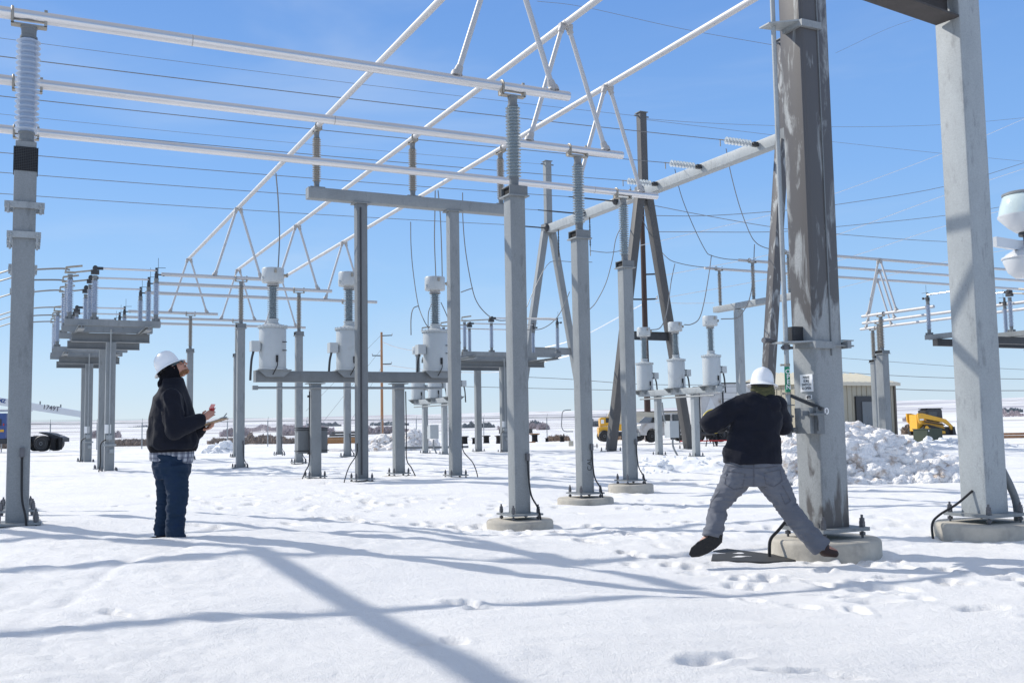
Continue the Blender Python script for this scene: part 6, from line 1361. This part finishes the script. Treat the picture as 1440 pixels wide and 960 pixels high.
    pp = thing('folded_note', 'small pink folded note in the standing man\'s raised hand', 'note', PY(298, 575, Y0 - .10), 0)
    q = lambda x, y, dy=0: PY(x, y, Y0 - .10 + dy) - Vector(pp.location)
    part(MB().add([q(293.5, 574.5, -.03), q(300, 575.5, .04), q(302.5, 568, .05), q(297, 567.8, -.02)], [(0, 1, 2, 3)]).add([v + Vector((.002, .003, 0)) for v in (q(293.5, 574.5, -.03), q(300, 575.5, .04), q(302.5, 568, .05), q(297, 567.8, -.02))], [(3, 2, 1, 0)]), 'paper', M['paper'], pp)
    part(MB().add([q(293.5, 574.8, -.03), q(300, 577.5, .0), q(303.5, 573.2, .04), q(296, 574, .03)], [(0, 1, 2, 3)]).add([v - Z * .003 for v in (q(293.5, 574.8, -.03), q(300, 577.5, .0), q(303.5, 573.2, .04), q(296, 574, .03))], [(3, 2, 1, 0)]), 'red_cover', M['red'], pp)
man_standing()
def man_stooping():
    Y0 = 9.35; root = PY(1082, 782, Y0); Pq = lambda x, y, dy=0.0: PY(x, y, Y0 + dy) - root
    body = MB(); f = Vector((.25, 1, -.12)).normalized(); up = Vector((0, .1, 1)); hc = Pq(1072, 541, .02)
    f, r, u = head_shape(body, hc, f, up)
    body.loft([hc - Z * .03, Pq(1072, 556), Pq(1070, 568)], [(.058, .058), (.062, .062), (.12, .08)], (1, 0, 0))
    body.loft([Pq(1069, 562), Pq(1066, 585), Pq(1060, 620), Pq(1059, 645), Pq(1059, 662)], [(.15, .08), (.19, .11), (.16, .10), (.17, .11), (.16, .11)], (1, 0, 0))
    LEG = [((1042, 662, 0), (1009, 712, .02), (1004, 748, -.04)), ((1078, 662, 0), (1106, 713, -.05), (1157, 768, -.12))]
    for hp, kn, an in LEG: body.cap(Pq(*hp), Pq(*kn), .085, .055); body.cap(Pq(*kn), Pq(*an), .055, .04)
    body.cap(Pq(1004, 748, -.04), Pq(982, 768, -.02), .038, .032); body.cap(Pq(1157, 768, -.12), Pq(1174, 776, -.14), .038, .03)
    sh = [Pq(1042, 572, .0), Pq(1092, 572, .02)]; el = [Pq(1000, 594, .06), Pq(1101, 598, .16)]; wr = [Pq(1017, 600, .26), Pq(1092, 600, .40)]
    for k in (0, 1): body.cap(sh[k], el[k], .05, .042); body.cap(el[k], wr[k], .042, .027)
    hb = MB(); hand(hb, wr[0], Vector((.85, .3, -.1)), Vector((.1, -.6, .8)), 1.15, 1.0, thumb=1); hand(hb, wr[1], Vector((-.2, .8, .1)), Vector((.1, .1, 1)), 1.15, 1.0, thumb=-1)
    body.add(hb.v, hb.f, True)
    o = O('person', sculpt(body, .0045, 'person', M['skin'], 3), None, root); tag(o, 'worker seen from behind in grey trousers and white hard hat, legs spread wide', 'person')
    jk = MB()
    jk.loft([Pq(1073, 551), Pq(1071, 558), Pq(1068, 564), Pq(1066, 574), Pq(1065, 590), Pq(1062.5, 605), Pq(1060, 620), Pq(1058, 635), Pq(1057, 646), Pq(1057, 651)],
            [(.075, .07), (.11, .10), (.185, .125), (.222, .14), (.222, .15), (.228, .155), (.240, .16), (.258, .172), (.268, .178), (.262, .172)], (1, 0, 0), 30)
    jk.cap(sh[0] + Vector((.0, 0, .0)), el[0], .102, .097, 16); jk.cap(el[0], wr[0] - (wr[0] - el[0]).normalized() * .06, .088, .062, 16); jk.cap(sh[1], el[1], .098, .085, 16); jk.cap(el[1], wr[1], .085, .06, 16)
    jk.cap(Pq(1058, 560, -.06), Pq(1090, 571, -.09), .05, .055, 14); jk.ell(Pq(1084, 566, -.09), (.085, .045, .07), None, 18, 12)
    j = O('jacket', sculpt(jk, .008, 'jacket', M['navy'], 4, .014, 5.0, (.8, 1, 1.3), 8), o)
    # ring of the rubber glove cuff
    ax_ = (wr[0] - el[0]).normalized(); ax2 = Vector((.15, .95, -.05)).normalized(); uu, vv = basis(ax2); cc = Pq(1004, 592, .14)
    part(MB().wire([cc + uu * (.107 * math.cos(t)) + vv * (.107 * math.sin(t)) for t in np.linspace(0, 2 * math.pi, 41)], .009, 8, 0), 'glove_cuff', M['yellow'], o)
    gl = MB().cap(cc + ax2 * .02, wr[0], .10, .045, 18); hand(gl, wr[0], Vector((.85, .3, -.1)), Vector((.1, -.6, .8)), 1.1, 1.25, thumb=1); O('rubber_glove', sculpt(gl, .006, 'rubber_glove', M['greypants'], 3), o)
    tr = MB(); tr.loft([Pq(1059, 642), Pq(1059, 652), Pq(1059.5, 668), Pq(1060, 682)], [(.222, .14), (.242, .155), (.252, .165), (.215, .15)], (1, 0, 0), 30)
    tr.loft([Pq(1041, 660), Pq(1034, 675), Pq(1021, 695, .02), Pq(1010, 711, .03), Pq(1009, 722, .02), Pq(1006, 735, -.02), Pq(1001, 755, -.04)], [(.148, .13), (.132, .12), (.102, .10), (.080, .085), (.086, .09), (.082, .088), (.088, .09)], (1, 0, 0), 24)
    tr.loft([Pq(1077, 660), Pq(1086, 676, -.02), Pq(1099, 697, -.04), Pq(1108, 714, -.05), Pq(1120, 731, -.08), Pq(1138, 751, -.11), Pq(1156, 770, -.12)], [(.148, .13), (.136, .12), (.110, .105), (.092, .09), (.090, .09), (.088, .088), (.094, .09)], (1, 0, 0), 24)
    t = O('trousers', sculpt(tr, .0075, 'trousers', M['greypants'], 3, .0095, 7, (1, 1, 2.2), 4), o)
    # seams, pockets, belt loops laid on the cloth
    dg = bpy.context.evaluated_depsgraph_get(); from_mesh = t.data
    from mathutils.bvhtree import BVHTree
    bvh = BVHTree.FromPolygons([v.co for v in from_mesh.vertices], [p.vertices[:] for p in from_mesh.polygons])
    def onto(pts, r_, name, m_, steps=5):
        P = []
        for a, b in zip(pts[:-1], pts[1:]):
            for i in range(steps):
                x = a[0] + (b[0] - a[0]) * i / steps; y = a[1] + (b[1] - a[1]) * i / steps; q = PY(x, y, Y0 - .8) - root; d = (PY(x, y, Y0) - PY(x, y, Y0 - .8)).normalized(); h = bvh.ray_cast(q, d)
                if h[0] is not None: P.append(h[0] - d * .001)
        if len(P) > 2: part(MB().wire(P, r_, 6, 0), name, m_, t)
    dk = mat('trouser_seam', (.10, .10, .115), .9)
    onto([(1060, 645), (1060, 665), (1060, 688)], .0045, 'seam', dk); onto([(1022, 654), (1040, 657), (1060, 658), (1080, 657), (1097, 654)], .004, 'seam', dk)
    onto([(1023, 662), (1048, 666), (1044, 686), (1032, 688), (1019, 680), (1023, 662)], .0035, 'back_pocket', dk); onto([(1074, 665), (1097, 660), (1100, 676), (1088, 684), (1077, 680), (1074, 665)], .0035, 'back_pocket', dk)
    onto([(1100, 682), (1112, 704), (1104, 709), (1096, 690)], .0035, 'thigh_pocket', dk); onto([(1030, 645), (1030, 652)], .008, 'belt_loop', M['greypants'], 6); onto([(1064, 644), (1064, 653)], .008, 'belt_loop', dk, 6); onto([(1088, 645), (1088, 652)], .008, 'belt_loop', M['greypants'], 6)
    onto([(1012, 690), (1000, 706), (997, 720)], .003, 'seam', dk)
    sh_ = MB().loft([Pq(1060, 640), Pq(1060, 645.5)], [(.215, .145), (.222, .152)], (1, 0, 0), 28); part(sh_, 'shirt_hem', M['signw'], o)
    # boots: left one on its toe with the sole showing
    so_ = MB(); out = [(969, 779), (972, 770), (982, 761), (997, 754), (1010, 749), (1016, 753), (1015, 762), (1007, 770), (996, 777), (984, 782), (973, 783)]
    n = len(out); fv = [Pq(x, y, -.10 - .0 * i) for i, (x, y) in enumerate(out)]; bv = [Pq(x, y, -.06) for x, y in out]; so_.add(fv + bv, [tuple(range(n)), tuple(range(n, 2 * n))[::-1]] + [(i, n + i, n + (i + 1) % n, (i + 1) % n) for i in range(n)])
    lb = MB(); lb.cap(Pq(1004, 744, -.03), Pq(1002, 757, -.03), .068, .064, 14); lb.cap(Pq(1004, 757, -.03), Pq(983, 770, -.02), .052, .045, 14)
    b1 = O('boot', sculpt(lb, .006, 'boot', M['boot'], 2), o); O('sole', sculpt(so_, .005, 'sole', M['sole'], 2, .003, 60), b1)
    rb = MB(); rb.cap(Pq(1157, 769, -.12), Pq(1160, 774, -.12), .062, .055, 14); rb.cap(Pq(1160, 775, -.13), Pq(1174, 778, -.15), .048, .035, 14); b2 = O('boot', sculpt(rb, .006, 'boot', M['boot'], 2), o)
    # neck warmer, helmet
    nw = MB().loft([Pq(1072, 543, .01), Pq(1072, 548), Pq(1073, 554), Pq(1073, 560)], [(.098, .10), (.108, .108), (.108, .105), (.105, .10)], (1, 0, 0), 24); O('neck_warmer', sculpt(nw, .006, 'neck_warmer', M['olive'], 3, .005, 14, (1, 1, 2)), o)
    hard_hat(o, Pq(1072, 541.5, .0), Vector((.18, 1, -.16)), Vector((.09, .16, 1)), '', .172, .152)
    # the handle he is pulling
    a = PY(1027, 603, Y0 + .33); b = PY(1102, 600, DC.y - .12)
    solo(MB().tube(a - (b - a).normalized() * .12, b, .016, 12).tube(a - (b - a).normalized() * .13, a + (b - a).normalized() * .12, .021, 12), 'operating_handle', M['galv_light'], 'grey operating handle gripped by the stooping worker, mostly hidden by his body', 'handle')
man_stooping()
